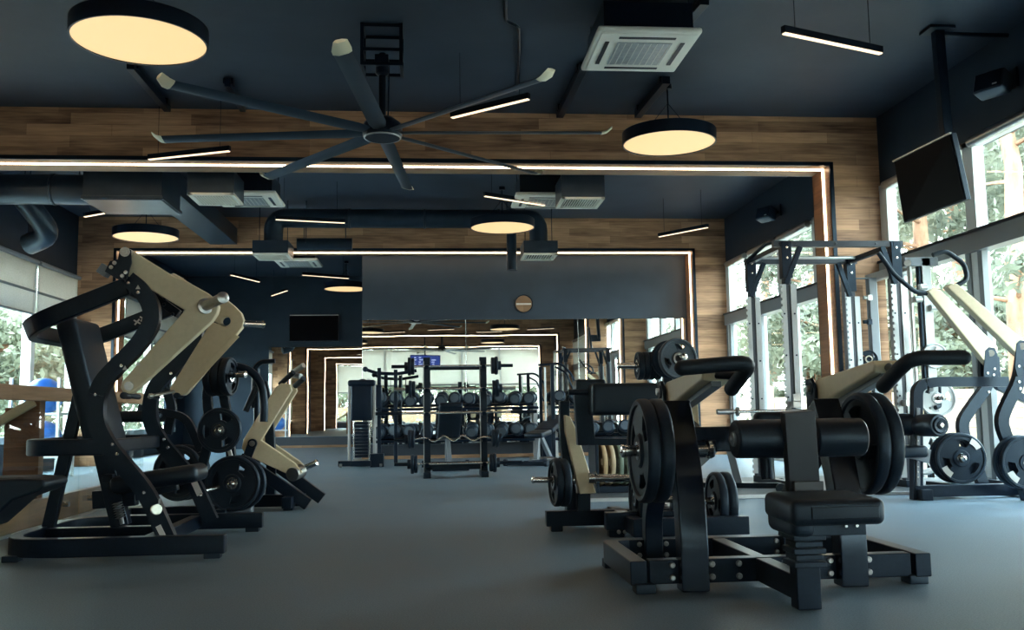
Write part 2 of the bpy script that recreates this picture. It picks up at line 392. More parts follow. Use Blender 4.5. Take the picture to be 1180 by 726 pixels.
window_right(5, Y2+.5, YF, (18.6, 20.6, 22.6), (18.6, 20.6, 22.6))

# left windows with roller blinds let down
n = 6
for ya, yb in ((4.6, 6.6), (6.6, 8.6), (8.6, Y1), (10.95, 12.8), (12.8, 14.6), (14.6, Y2), (16.8, 18.7), (18.7, 20.6), (20.6, 22.6)):
    r = tag(bpy.data.objects.new('window_%d' % n, None), kind='structure'); C.objects.link(r); n += 1
    b = BM(); box2(b, (XL-.12, ya, .45), (XL+.02, ya+.07, 3.19)); box2(b, (XL-.12, yb-.07, .45), (XL+.02, yb, 3.19)); box2(b, (XL-.12, ya, .45), (XL+.03, yb, .55)); box2(b, (XL-.12, ya, 3.12), (XL+.02, yb, 3.19))
    obj('window_frame', b, 'frame', r)
    b = BM(); box2(b, (XL-.06, ya+.07, .55), (XL-.054, yb-.07, 3.12)); obj('pane', b, 'glass', r, bevel=0, smooth=False)
    b = BM(); zb = 2.36 if ya > 10 else .6; nn = 26  # near bays out of view: blinds drawn right down to hold back daylight
    prev = None
    for i in range(nn+1):
        y = ya+.05+(yb-ya-.1)*i/nn; dx = .006*math.sin(i*1.9)+.004*math.sin(i*.7)
        vs = [b.verts.new((XL+.035+dx*(1.2 if z < 3 else .2), y, z)) for z in (3.17, 2.75, zb)]
        if prev:
            for k in range(2): b.faces.new((prev[k], prev[k+1], vs[k+1], vs[k]))
        prev = vs
    bl = obj('blind', b, 'blind', r, bevel=0); bl.modifiers.new('s', 'SOLIDIFY').thickness = .003
    b = BM(); cyl(b, (XL+.035, ya+.04, zb), (XL+.035, yb-.04, zb), .018, 8); cyl(b, (XL+.06, ya+.04, 3.15), (XL+.06, yb-.04, 3.15), .035, 10); obj('blind_bar', b, 'greyframe', r)
    b = BM(); box2(b, (XL+.045, ya+.05, 2.68), (XL+.055, yb-.05, 2.72)); obj('blind_hem', b, 'greyframe', r)

# wall behind the camera: glazing with blinds, seen only in the mirrors
b = BM(); box2(b, (XL, YB-.2, 3.6), (XR, YB, HC)); box2(b, (XL, YB-.2, 0), (XR, YB, .3)); box2(b, (XL, YB-.2, 0), (-5.4, YB, HC)); box2(b, (4.75, YB-.2, 0), (XR, YB, HC))
struct('wall_back', b, 'navyw', bevel=0, smooth=False)
r = tag(bpy.data.objects.new('window_%d' % n, None), kind='structure'); C.objects.link(r)
b = BM()
for i in range(7): x = -5.4+i*10.15/6; box2(b, (x-.04, YB-.1, .3), (x+.04, YB+.02, 3.6))
box2(b, (-5.4, YB-.1, .3), (4.75, YB+.02, .38)); obj('window_frame', b, 'frame', r)
b = BM(); box2(b, (-5.4, YB-.06, .3), (4.75, YB-.054, 3.6)); obj('pane', b, 'glass', r, bevel=0, smooth=False)
for i in range(6):
    x = -5.4+i*10.15/6
    b = BM(); box2(b, (x+.03, YB+.03, 2.05 if i < 5 else 1.9), (x+10.15/6-.03, YB+.036, 3.58)); obj('blind', b, 'blind2', r, bevel=0, smooth=False)
    b = BM(); box2(b, (x+.03, YB+.035, 1.98), (x+10.15/6-.03, YB+.05, 2.05)); obj('blind_bar', b, 'greyframe', r)

# centre wall with mirrors, and the deeper recess to its left
XC = -1.22
struct('wall_center', box2(BM(), (XC, YM, 0), (4.72, YM+.3, HC)), 'navyw', bevel=0, smooth=False)
struct('wall_recess', box2(BM(), (XL, YF, 0), (XC+3, YF+.2, HC)), 'navy', bevel=0, smooth=False)
struct('wall_recess_side', box2(BM(), (XC, YM+.3, 0), (XC+.2, YF, HC)), 'navy', bevel=0, smooth=False)
struct('baseboard_center', box2(BM(), (XC, YM-.03, .06), (4.69, YM, .24)), 'navyd')
struct('baseboard_center_foot', box2(BM(), (XC, YM-.035, 0), (4.69, YM, .06)), 'woodrail')
struct('baseboard_recess', box2(BM(), (-4.0, YF-.03, .06), (XC, YF, .24)), 'navyd')
struct('baseboard_recess_foot', box2(BM(), (-4.0, YF-.035, 0), (XC, YF, .06)), 'woodrail')
for x0, x1, y, lab in ((XC+.005, .62, YM, 'tall wall mirror at the left end of the centre wall, behind the barbell rack'), (.63, 2.66, YM, 'tall wall mirror in the middle of the centre wall, below the round clock'),
                       (2.67, 4.66, YM, 'tall wall mirror at the right end of the centre wall, by the jamb'), (-3.96, XC-.01, YF, 'wide wall mirror on the far wall of the recess, below the television')):
    single('wall_mirror', box2(BM(), (x0, y-.012, .26), (x1, y-.001, 2.46)), 'mirror', lab, 'mirror', bevel=.002, origin=((x0+x1)/2, y, .26))

# ------------------------------------------------------------------ outside
struct('ground', box2(BM(), (-60, -60, -.5), (60, 90, -.22)), 'ground', bevel=0, smooth=False)
def fence(x0, y0, x1, y1, h, lab, m='deck'):
    t = thing('timber_fence', lab, 'fence', (x0, y0, -.2)); d = V((x1-x0, y1-y0, 0)); L_ = d.length; d.normalize(); nrm = V((-d.y, d.x, 0))
    b = BM(); k = int(h/.155)
    for i in range(k): flat(b, [V((x0, y0, -.1+.155*i)), V((x1, y1, -.1+.155*i))], .145, .03, nrm)
    obj('boards', b, m, t)
    for i in range(int(L_/3)+1):
        b = BM(); p = V((x0, y0, 0))+d*3*i+nrm*.07; box2(b, p-V((.04, .04, .2)), p+V((.04, .04, h))); obj('post', b, m, t)
fence(8.6, 2, 8.6, 30, 1.35, 'low tan timber fence on the terrace outside the right windows')
fence(-9, -13.5, 9, -13.5, 1.5, 'pale board fence in the garden behind the rear windows, seen in the mirrors', 'woodrail')

def tree_mesh(seed, h, crown0, rad, nl, trunk_r, leaf):
    rd = random.Random(seed); bt = BM()
    pts = [V((rd.uniform(-.15, .15)*k/3, rd.uniform(-.15, .15)*k/3, h*k/6)) for k in range(7)]
    tube(bt, pts, [trunk_r*(1-.75*k/6) for k in range(7)], 10, 0)
    bl = BM(); cl = []
    for i in range(26):
        z = crown0+(h*1.02-crown0)*rd.random(); a = rd.uniform(0, 2*PI); rr = rad*math.sqrt(rd.random())*(1.15-.7*(z-crown0)/max(.1, h-crown0))
        p = V((rr*math.cos(a), rr*math.sin(a), z)); cl.append(p)
        q = V((0, 0, max(crown0*.8, z-.4))); 
        if rr > .3: tube(bt, [q, p], [.05, .015], 5, 0)
    for i in range(nl):
        c = rd.choice(cl); g = V([rd.gauss(0, 1) for _ in range(3)]).normalized()*rd.random()**.5*rad*.42; g.z *= .6; p = c+g
        s = rd.uniform(.05, .13)*leaf; u = V([rd.gauss(0, 1) for _ in range(3)]).normalized(); v = u.orthogonal().normalized()*.5
        b1 = [bl.verts.new(p+s*(x*u+y*v)) for x, y in ((-1, 0), (0, -.8), (1, 0), (0, .8))]; bl.faces.new(b1)
    mt, ml = bpy.data.meshes.new('trunk'), bpy.data.meshes.new('foliage'); bt.to_mesh(mt); bl.to_mesh(ml); bt.free(); bl.free()
    for p in mt.polygons: p.use_smooth = True
    mt.materials.append(M['bark']); return mt, ml
kinds = {'pine': tree_mesh(1, 11, 3.2, 2.3, 9000, .24, 1.3), 'tall': tree_mesh(2, 12, 1.0, 2.6, 11000, .2, 1.3), 'bush': tree_mesh(3, 2.8, .2, 1.8, 6500, .06, 1.0)}
kinds['pine'][1].materials.append(M['leaf']); kinds['tall'][1].materials.append(M['leaf']); kinds['bush'][1].materials.append(M['leaf2'])
def tree(kind, x, y, s, rz, lab, grp):
    t = thing({'pine': 'pine_tree', 'tall': 'leafy_tree', 'bush': 'garden_bush'}[kind], lab, 'bush' if kind == 'bush' else 'tree', (x, y, -.25), rz, grp); t.scale = (s, s, s)
    for nm, me in zip(('trunk', 'foliage'), kinds[kind]):
        o = bpy.data.objects.new(nm, me); o.parent = t; C.objects.link(o)
for i, (k, x, y, s) in enumerate([('pine', 11.2, 20.3, 1), ('pine', 13.6, 22.8, 1.1), ('tall', 15.5, 26, 1.0), ('pine', 10.2, 15.4, .95), ('tall', 14, 18.5, .9), ('pine', 12.5, 27.5, 1.1), ('tall', 18, 33, 1.2),
        ('tall', 11.5, 31, 1.0), ('pine', 16, 38, 1.2), ('tall', 20, 24, 1.1), ('bush', 10.5, 17.6, 1.1), ('bush', 11.6, 24, 1.3), ('bush', 12, 29, 1.4), ('tall', 12, 9, .9), ('pine', 10.5, 3, 1), ('tall', 13, -3, 1)]):
    tree(k, x, y, s, i*1.3, {'pine': 'pine with a bare reddish trunk outside the right windows', 'tall': 'leafy grey-green tree outside the right windows', 'bush': 'round bush at the foot of the trees outside the right windows'}[k], 'trees outside the right windows')
for i, (k, x, y, s) in enumerate([('bush', -8.8, 19.5, 1.1), ('bush', -9.5, 22.5, 1.3), ('bush', -9, 25.6, 1.2), ('tall', -12, 26, .9), ('tall', -11, 33, 1), ('tall', -14, 20, .9), ('bush', -10, 30, 1.4), ('pine', -11, 13, .8)]):
    tree(k, x, y, s, i*1.7, {'pine': 'pine outside the left windows', 'tall': 'leafy tree behind the bushes outside the left windows', 'bush': 'pale green bush outside the left windows'}[k], 'greenery outside the left windows')
for i, (k, x, y, s) in enumerate([('bush', -6, -15.6, 1.2), ('bush', -2.6, -16.2, 1.4), ('bush', 1, -15.6, 1.3), ('bush', 4, -16, 1.2), ('tall', -4, -20, .9), ('tall', 3, -21, 1), ('bush', 7, -15.5, 1.3)]):
    tree(k, x, y, s, i*1.7, {'tall': 'leafy tree in the garden behind the rear windows, seen in the mirrors', 'bush': 'green bush in the garden behind the rear windows, seen in the mirrors'}[k], 'garden greenery seen in the mirrors')

# ------------------------------------------------------------------ ceiling fittings
ZL = 3.6
def round_lamp(x, y, lab, grp='round pendant lamps'):
    t = thing('pendant_lamp', lab, 'lamp', (x, y, ZL), group=grp)
    b = BM(); lathe(b, [(0, .11), (.485, .11), (.49, .105), (.49, -.02), (.475, -.02), (.475, .0), (0, .0)], (x, y, ZL), (0, 0, 1), 56)
    obj('lamp_shade', b, 'black', t, bevel=0)
    b = BM(); lathe(b, [(0, -.001), (.474, -.001), (.474, -.010), (0, -.014)], (x, y, ZL), (0, 0, 1), 56); obj('diffuser', b, 'lampd', t, bevel=0)
    b = BM(); cyl(b, (x, y, ZL+.11), (x, y, HC-.03), .008, 8); cyl(b, (x, y, HC-.05), (x, y, HC), .05, 16)
    cyl(b, (x-.25, y, ZL+.11), (x, y, ZL+.42), .004, 6); cyl(b, (x+.25, y, ZL+.11), (x, y, ZL+.42), .004, 6); obj('suspension', b, 'black', t, bevel=0)
    return t
for px, py, lab in ((161, 49, 'large round black pendant lamp with glowing disc at the top left, closest to the camera'), (771, 166, 'round black pendant lamp with glowing disc hanging right of the ceiling fan'),
                    (579, 263, 'round black pendant lamp with glowing disc below the second ventilation grille, above the centre wall'), (168, 274, 'round black pendant lamp with glowing disc directly above the left beige press arms'),
                    (399, 333.5, 'round black pendant lamp inside the dark recess, half hidden by the centre wall')):
    p = at_z(px, py, ZL-.02); round_lamp(p.x, p.y, lab)
for x, y in ((2.5, 2.0), (-2.1, 1.0), (-3, -4), (2.5, -4.2)): round_lamp(x, y, 'round pendant lamp behind the camera, seen only in the mirrors')
def tube_lamp(a, c, lab):
    t = thing('linear_lamp', lab, 'lamp', (a+c)/2, group='linear pendant lamps'); d = (c-a).normalized(); s = V((-d.y, d.x, 0))
    b = BM(); flat(b, [a+V((0, 0, .03)), c+V((0, 0, .03))], .045, .055, (0, 0, 1)); obj('housing', b, 'black', t)
    b = BM(); flat(b, [a+d*.01, c-d*.01], .036, .012, (0, 0, 1)); obj('diffuser', b, 'tube', t, bevel=0)
    b = BM()
    for k in (.12, .88): p = a.lerp(c, k); cyl(b, p+V((0, 0, .05)), (p.x, p.y, HC-.001), .003, 6)
    obj('wire', b, 'black', t, bevel=0)
for (a, c, lab) in (((902, 38), (1016, 62), 'slim linear lamp hanging at the top right between the air conditioner and the television pole'), ((520, 136), (610, 114), 'slim linear lamp behind the right fan blade'),
                    ((171, 184), (265, 174), 'slim linear lamp in front of the near timber wall, left of the fan'), ((97, 250), (152, 240), 'slim linear lamp under the big duct at the far left'),
                    ((317, 253), (398, 257), 'slim linear lamp under the round duct, left of centre'), ((558, 226), (628, 237), 'slim linear lamp just below the near lit soffit, right of centre'),
                    ((759, 273), (816, 262), 'slim linear lamp in front of the far timber wall near the right wall'), ((266, 317), (299, 325), 'slim linear lamp in the dark recess, leftmost there'),
                    ((313, 341), (331, 335), 'short-looking linear lamp deep in the dark recess, above the television'), ((348, 317), (402, 321), 'slim linear lamp in the dark recess, right above the television')):
    tube_lamp(at_z(*a, ZL), at_z(*c, ZL), lab)
for i in range(5): tube_lamp(V((-3.5+1.7*i, 1.6-.9*(i % 2), ZL)), V((-3.5+1.7*i+.9, 1.9-.9*(i % 2), ZL)), 'linear lamp behind the camera, seen only in the mirrors')

# ceiling fan
fp = at_y(438, 156, 8.15); fx, fy, fz = fp
def big_fan(fx, fy, fz, lab, a0, Rr=2.0):
    t = thing('ceiling_fan', lab, 'fan', (fx, fy, fz))
    b = BM()
    for s in (-1, 1):
        for q in (-1, 1): box2(b, (fx+s*.17-.015, fy+q*.14-.015, 3.84), (fx+s*.17+.015, fy+q*.14+.015, HC))
    for z in (3.85, 3.98, HC-.02):
        for q in (-1, 1): box2(b, (fx-.185, fy+q*.14-.014, z-.015), (fx+.185, fy+q*.14+.014, z+.015)); box2(b, (fx+q*.17-.014, fy-.155, z-.015), (fx+q*.17+.014, fy+.155, z+.015))
    box2(b, (fx-.06, fy-.14, 3.86), (fx+.06, fy+.14, 3.94)); obj('ceiling_bracket', b, 'black', t)
    b = BM(); cyl(b, (fx, fy, fz+.1), (fx, fy, 4.0), .032, 16); lathe(b, [(.032, -.05), (.06, -.03), (.06, .03), (.032, .05)], (fx, fy, 3.84)); cyl(b, (fx+.05, fy, fz+.15), (fx+.06, fy, 3.9), .008, 6); obj('downrod', b, 'black', t)
    b = BM(); lathe(b, [(0, .14), (.09, .14), (.16, .09), (.175, .05), (.175, -.02), (.15, -.05), (0, -.05)], (fx, fy, fz), (0, 0, 1), 40); hub = obj('hub', b, 'black', t)
    b = BM(); lathe(b, [(.155, -.052), (.165, -.045), (.165, -.035), (.15, -.035)], (fx, fy, fz), (0, 0, 1), 40); obj('hub_ring', b, 'steel', hub)
    for k in range(8):
        a = a0+k*PI/4; d = V((math.cos(a), math.sin(a), 0)); s = V((-d.y, d.x, 0)); tilt = s*math.cos(.22)+V((0, 0, 1))*math.sin(.22)
        n_ = d.cross(tilt); b = BM(); rings = []
        for q, wd in ((.14, .05), (.3, .075), (Rr*.9, .065), (Rr*.97, .065)):
            rings.append([V((fx, fy, fz))+d*q+tilt*wd*x+n_*y*.012+V((0, 0, -.03*(q/Rr)**2)) for x, y in ((-1, 0), (-.4, -1), (.6, -.8), (1, 0), (.3, .8), (-.6, .9))])
        ring_sweep(b, rings); bl = obj('blade', b, 'duct', t, bevel=0)
        b = BM(); rings = []
        for q, wd, up in ((Rr*.968, .068, 0), (Rr*.99, .07, .01), (Rr+.03, .05, .05)):
            rings.append([V((fx, fy, fz))+d*q+tilt*wd*x+n_*y*.014+V((0, 0, up-.03)) for x, y in ((-1, 0), (-.4, -1), (.6, -.8), (1, 0), (.3, .8), (-.6, .9))])
        ring_sweep(b, rings); tag(obj('blade_tip', b, 'tip', bl, bevel=0), 'cream winglet')
    return t
big_fan(fx+.02, fy, fz+.02, 'huge eight-bladed black ceiling fan with cream blade tips', math.radians(-5))
big_fan(0.4, -1.9-.5, 3.2, 'second big ceiling fan, behind the camera and seen only in the mirrors', .3)

def cassette(x0, y0, x1, y1, z, lab, body_h=.28, grille=True):
    cx_, cy_ = (x0+x1)/2, (y0+y1)/2; w_, d_ = x1-x0, y1-y0
    t = thing('air_conditioner', lab, 'air conditioner', (cx_, cy_, z), group='ceiling air units')
    b = BM(); box2(b, (x0+.06, y0+.06, z+.04), (x1-.06, y1-.06, min(HC-.04, z+body_h))); 
    for s in (-1, 1):
        for q in (-1, 1): cyl(b, (cx_+s*w_*.4, cy_+q*d_*.4, z+.1), (cx_+s*w_*.4, cy_+q*d_*.4, HC-.002), .006, 6)
    obj('body', b, 'black', t)
    b = BM(); cushion(b, (cx_, cy_, z+.025), (w_, d_, .05), r=.02); box2(b, (cx_-w_*.46, cy_-d_*.46, z-.006), (cx_+w_*.46, cy_+d_*.46, z+.003)); obj('panel', b, 'white', t)
    b = BM(); box2(b, (cx_-w_*.27, cy_-d_*.27, z-.014), (cx_+w_*.27, cy_+d_*.27, z-.005)); g = obj('intake_grille', b, 'steel', t)
    b = BM()
    for i in range(9): q = -.25+.5*i/8; box2(b, (cx_+w_*q-.003, cy_-d_*.26, z-.018), (cx_+w_*q+.003, cy_+d_*.26, z-.013))
    obj('slats', b, 'white', g, bevel=0)
    for ax, s in ((0, 1), (0, -1), (1, 1), (1, -1)):
        b = BM(); u = V((0, s*d_*.37, 0)) if ax == 0 else V((s*w_*.37, 0, 0)); c = V((cx_, cy_, z-.008))+u
        box(b, c, (w_*.55, .035, .006) if ax == 0 else (.035, d_*.55, .006)); obj('air_slot', b, 'black', t, bevel=0)
p = at_z(736, 61, 3.84); cassette(p.x-.43, p.y-.45, p.x+.43, p.y+.45, 3.84, 'white square air conditioner under the near ceiling, right of the fan')
def diffuser(x, y, w_, d_, z, zt, lab, nsl=14):
    t = thing('air_diffuser', lab, 'vent', (x, y, z), group='duct diffusers')
    b = BM(); box2(b, (x-w_/2, y-d_/2, z+.02), (x+w_/2, y+d_/2, zt)); obj('plenum_box', b, 'duct', t)
    b = BM()
    for s in (-1, 1): cyl(b, (x+s*w_*.4, y, zt-.02), (x+s*w_*.4, y, HC-.001), .006, 6)
    obj('wire', b, 'black', t, bevel=0)
    b = BM()
    for sx_ in (-1, 1): box2(b, (x+sx_*w_/2, y-d_/2, z-.01), (x+sx_*(w_/2-.05), y+d_/2, z+.02)); 
    for sy_ in (-1, 1): box2(b, (x-w_/2, y+sy_*d_/2, z-.01), (x+w_/2, y+sy_*(d_/2-.05), z+.02))
    f_ = obj('frame', b, 'white', t)
    b = BM()
    for i in range(nsl): box(b, (x-w_/2+.07+(w_-.14)*i/(nsl-1), y, z+.0), (.010, d_-.1, .032), Matrix.Rotation(.35, 3, 'Y'))
    obj('slats', b, 'white', f_, bevel=0)
    b = BM(); box2(b, (x-w_/2+.05, y-d_/2+.05, z+.018), (x+w_/2-.05, y+d_/2-.05, z+.024)); obj('inner', b, 'screen', t, bevel=0)
    return t
for a, lab in (((-2.9, 11.3, -2.35, 11.9, 3.45), 'louvred air grille under a black box, left of centre behind the lit soffit'), ((1.64, 11.42, 2.19, 12.0, 3.45), 'louvred air grille under a black box, right of centre behind the lit soffit')):
    diffuser((a[0]+a[2])/2, (a[1]+a[3])/2, a[2]-a[0], a[3]-a[1], a[4], 3.75, lab)
for x, lab in ((-2.49, 'small louvred grille on the duct elbow at the left, over the recess'), (1.76, 'small louvred grille on the duct elbow at the right, above the clock')):
    diffuser(x, 15.0, .55, .6, 3.3, 3.52, lab, 11)
cassette(-2.81, 12.0, -1.97, 12.8, 3.62, 'white square air conditioner beside the left louvred grille, behind the lit soffit', .3)
cassette(1.12, 12.0, 1.96, 12.8, 3.62, 'white square air conditioner beside the right louvred grille, behind the lit soffit', .3)
cassette(-2.85, 17.15, -2.05, 18.0, 3.6, 'white square air conditioner inside the dark recess', .3)
def duct(pts, r, lab, nm='round_duct'):
    b = BM(); tube(b, pts, r, 24, r*2.2)
    for i in range(len(pts)-1):
        a, c = V(pts[i]), V(pts[i+1]); L_ = (c-a).length
        for k in range(1, int(L_/1.2)+1):
            p = a.lerp(c, k*1.2/L_) if k*1.2 < L_-.2 else None
            if p: lathe(b, [(r, -.02), (r+.012, -.01), (r+.012, .01), (r, .02)], p, (c-a), 24)
    for p in (V(pts[0]).lerp(V(pts[-1]), .12), V(pts[0]).lerp(V(pts[-1]), .88)):
        if p.z > 3: cyl(b, (p.x, p.y, p.z), (p.x, p.y, HC-.001), .008, 6)
    single(nm, b, 'duct', lab, 'duct', bevel=0, origin=pts[0], group='ceiling ducts')
duct([(-2.49, 15.0, 3.53), (-2.49, 15.0, 3.93), (1.76, 15.0, 3.93), (1.76, 15.0, 3.53)], .15, 'long round duct across the far timber wall, elbowed down at each end')
duct([(-5.9, 12.0, 3.66), (-4.2, 12.0, 3.66)], .19, 'fat round duct at the far left running into the square duct box')
duct([(-5.2, 12.3, 3.62), (-4.95, 12.6, 3.2), (-5.3, 12.75, 3.1)], .14, 'round duct branch slanting down at the far left')
duct([(-2.2, 15.6, 3.62), (-1.3, 15.6, 3.62)], .1, 'short lower round duct under the long one, left of centre')
duct([(1.37, 15.6, HC-.01), (1.37, 15.6, 3.18)], .085, 'thin vertical duct stub behind the round lamp above the clock')
b = BM(); box2(b, (-4.18, 11.5, 3.42), (-3.25, 12.35, 4.15))
for z in (3.45, 4.1): box2(b, (-4.2, 11.48, z-.02), (-3.23, 12.37, z+.02))
box2(b, (-3.75, 12.35, 3.72), (-3.3, 16.2, 4.0)); single('square_duct', b, 'duct', 'large square duct box at the upper left with a flat underside, beside the left grille', 'duct', origin=(-3.7, 11.5, 3.42), group='ceiling ducts')
for a, c, r_, lab in (((150, 75), (193, 125), .035, 'black ceiling rail below the big left lamp'), ((262, 95), (280, 125), .03, 'short black ceiling bracket left of the fan'), ((645, 132), (673, 76), .04, 'black ceiling rail running under the air conditioner'),
                      ((784, 32), (812, 0), .04, 'black ceiling rail at the top edge right of the air conditioner'), ((735, 132), (768, 92), .04, 'black ceiling rail leading to the hook of the right round lamp')):
    z = HC-.06; p, q = at_z(*a, z), at_z(*c, z); b = BM(); flat(b, [p, q], r_*2, .08, (0, 0, 1))
    for k in (.1, .9): m_ = p.lerp(q, k); box2(b, m_-V((.05, .05, 0)), m_+V((.05, .05, .06)))
    single('ceiling_rail', b, 'black', lab, 'rail', origin=p)
p = at_z(583, 24, HC-.03); b = BM(); tube(b, [p+V((-.1, -1.2, 0)), p, p+V((.12, .1, -.01)), at_z(598, 60, HC-.02), at_z(596, 105, HC-.015)], .014, 8, .05); single('ceiling_cable', b, 'black', 'thin black cable clipped along the near ceiling, between fan and air conditioner', 'cable', bevel=0, origin=p)

# television on its pole
tp = at_z(1080, 33, HC); t = thing('television', 'black television tilted on a ceiling pole at the upper right, in front of the windows', 'television', (tp.x, tp.y, HC))
A_, B_, C_, D_ = at_y(1029.5, 186, 8.2), at_y(1096, 153, 7.42), at_y(1113, 230, 7.42), at_y(1041, 257, 8.2)
nr = (B_-A_).cross(D_-A_).normalized()
if nr.x > 0: nr = -nr
b = BM(); plate2d(b, [[p - nr*.03 for p in (A_, B_, C_, D_)]], nr, .05); obj('television_body', b, 'black', t)
ins = [(A_+B_+C_+D_)/4+(p-(A_+B_+C_+D_)/4)*.965 for p in (A_, B_, C_, D_)]
b = BM(); plate2d(b, [ins], nr, .006); obj('screen', b, 'screen', t, bevel=0)
b = BM(); beam(b, A_+nr*.003, B_+nr*.003, .018, .02, nr); tag(obj('top_strip', b, 'steel', t), 'pale reflective top edge')
m_ = (A_+B_+C_+D_)/4-nr*.08
b = BM(); flat(b, [(tp.x, tp.y, HC-.002), (tp.x+.02, tp.y, HC-.9), (tp.x+.05, tp.y, m_.z)], .085, .085, (0, 1, 0), 0); box2(b, (tp.x-.12, tp.y-.1, HC-.03), (tp.x+.12, tp.y+.1, HC-.002)); obj('pole', b, 'black', t)
b = BM(); box(b, m_.lerp(V((tp.x+.05, tp.y, m_.z)), .5), (abs(tp.x+.05-m_.x)+.1, max(.08, abs(tp.y-m_.y)), .18)); obj('bracket', b, 'black', t)
b = BM(); tube(b, [(tp.x, tp.y, HC-.05), (XR-.01, tp.y, HC-.05)], .02, 8, 0); obj('cable_duct', b, 'black', t, bevel=0)
q = at_y(362, 378, YF-.1)
t = thing('television', 'flat dark television on the far wall of the recess, above its mirror', 'television', (q.x, YF, q.z-.33))
b = BM(); box2(b, (q.x-.6, YF-.12, q.z-.33), (q.x+.6, YF-.07, q.z+.33)); box2(b, (q.x-.2, YF-.08, q.z-.15), (q.x+.2, YF-.002, q.z+.15)); obj('television_body', b, 'black', t)
b = BM(); box2(b, (q.x-.585, YF-.126, q.z-.31), (q.x+.585, YF-.12, q.z+.31)); obj('screen', b, 'screen', t, bevel=0)
b = BM(); box2(b, (q.x-.59, YF-.13, q.z+.305), (q.x+.59, YF-.118, q.z+.325)); obj('top_strip', b, 'steel', t, bevel=0)
def speaker(px, py, Y, lab):
    c = at_x(px, py, XR-.22); t = thing('wall_speaker', lab, 'speaker', c); R_ = Matrix.Rotation(math.radians(-62), 3, 'Z') @ Matrix.Rotation(math.radians(-18), 3, 'X')
    b = BM(); cushion(b, c, (.28, .16, .2), R_, .02); obj('cabinet', b, 'duct', t, bevel=0)
    b = BM(); box(b, c+R_ @ V((0, -.082, 0)), (.25, .008, .17), R_); obj('grille', b, 'black', t)
    b = BM(); beam(b, c, (XR, c.y+.05, c.z+.05), .05, .04, (0, 0, 1)); box2(b, (XR-.02, c.y-.05, c.z-.03), (XR, c.y+.15, c.z+.15)); obj('bracket', b, 'black', t)
    b = BM(); box(b, c+R_ @ V((.07, -.088, -.06)), (.04, .004, .012), R_); obj('badge', b, 'label', t, bevel=0)
speaker(1144, 97, 0, 'dark wall speaker at the top right corner, near the camera'); speaker(883, 247, 0, 'dark wall speaker high on the right wall behind the lit soffit')
ck = at_y(603.5, 350, YM-.03)
t = thing('wall_clock', 'round wooden wall clock with dark rim on the navy band of the centre wall', 'clock', ck)
b = BM(); lathe(b, [(0, 0), (.165, 0), (.165, .035), (.15, .035), (.15, .02), (0, .02)], ck+V((0, .03, 0)), (0, -1, 0), 40); obj('rim', b, 'black', t, bevel=0)
b = BM(); lathe(b, [(0, .02), (.149, .02), (.149, .026), (0, .026)], ck+V((0, .03, 0)), (0, -1, 0), 40); obj('dial', b, 'woodrail', t, bevel=0)
b = BM(); box(b, ck+V((0, -.001, -.005)), (.27, .006, .03)); obj('bar', b, 'white', t, bevel=0)

# ------------------------------------------------------------------ weight plates
_pm = {}
def plate_meshes(r, th):
    k = (round(r, 3), round(th, 3))
    if k in _pm: return _pm[k]
    b = BM(); holes = []
    for j in range(3):
        a0 = j*2*PI/3+.5; o_ = []
        for i in range(9): a = a0-.42+.84*i/8; o_.append(V((.74*r*math.cos(a), .74*r*math.sin(a), 0)))
        for i in range(9): a = a0+.32-.64*i/8; o_.append(V((.46*r*math.cos(a), .46*r*math.sin(a), 0)))
        holes.append(o_)
    plate2d(b, [circ((0, 0, 0), r*.9, (1, 0, 0), (0, 1, 0), 48)]+holes, (0, 0, 1), th*.55)
    lathe(b, [(r*.86, -th*.3), (r*.88, -th*.46), (r*.95, -th*.5), (r*.99, -th*.36), (r, -th*.2), (r, th*.2), (r*.99, th*.36), (r*.95, th*.5), (r*.88, th*.46), (r*.86, th*.3)], (0, 0, 0), (0, 0, 1), 56)
    lathe(b, [(0.03, -th*.5), (r*.3, -th*.5), (r*.34, -th*.3), (r*.34, th*.3), (r*.3, th*.5), (.03, th*.5)], (0, 0, 0), (0, 0, 1), 36)
    me = bpy.data.meshes.new('plate_disc'); b.to_mesh(me); b.free()
    for p in me.polygons: p.use_smooth = True
    me.set_sharp_from_angle(angle=math.radians(40))
    b = BM(); lathe(b, [(.026, -th*.52), (.042, -th*.52), (.045, -th*.45), (.045, th*.45), (.042, th*.52), (.026, th*.52)], (0, 0, 0), (0, 0, 1), 24)
    mh = bpy.data.meshes.new('hub'); b.to_mesh(mh); b.free()
    for p in mh.polygons: p.use_smooth = True
    mh.set_sharp_from_angle(angle=math.radians(40))
    _pm[k] = (me, mh); return _pm[k]
def weight_plate(c, ax, r, th, lab, m='rubber', grp='black rubber weight plates', spin=0., hub='chrome'):
    c = V(c); ax = V(ax).normalized(); me, mh = plate_meshes(r, th)
    t = thing('weight_plate', lab, 'weight plate', c, group=grp)
    t.rotation_euler = (V((0, 0, 1)).rotation_difference(ax).to_matrix() @ Matrix.Rotation(spin, 3, 'Z')).to_euler()
    for nm, me_, mm in (('plate_disc', me, m), ('hub', mh, hub)):
        o_ = bpy.data.objects.new(nm, me_); C.objects.link(o_); o_.parent = t
        if not me_.materials: me_.materials.append(M[mm])
        o_.material_slots[0].link = 'OBJECT'; o_.material_slots[0].material = M[mm]
    return t
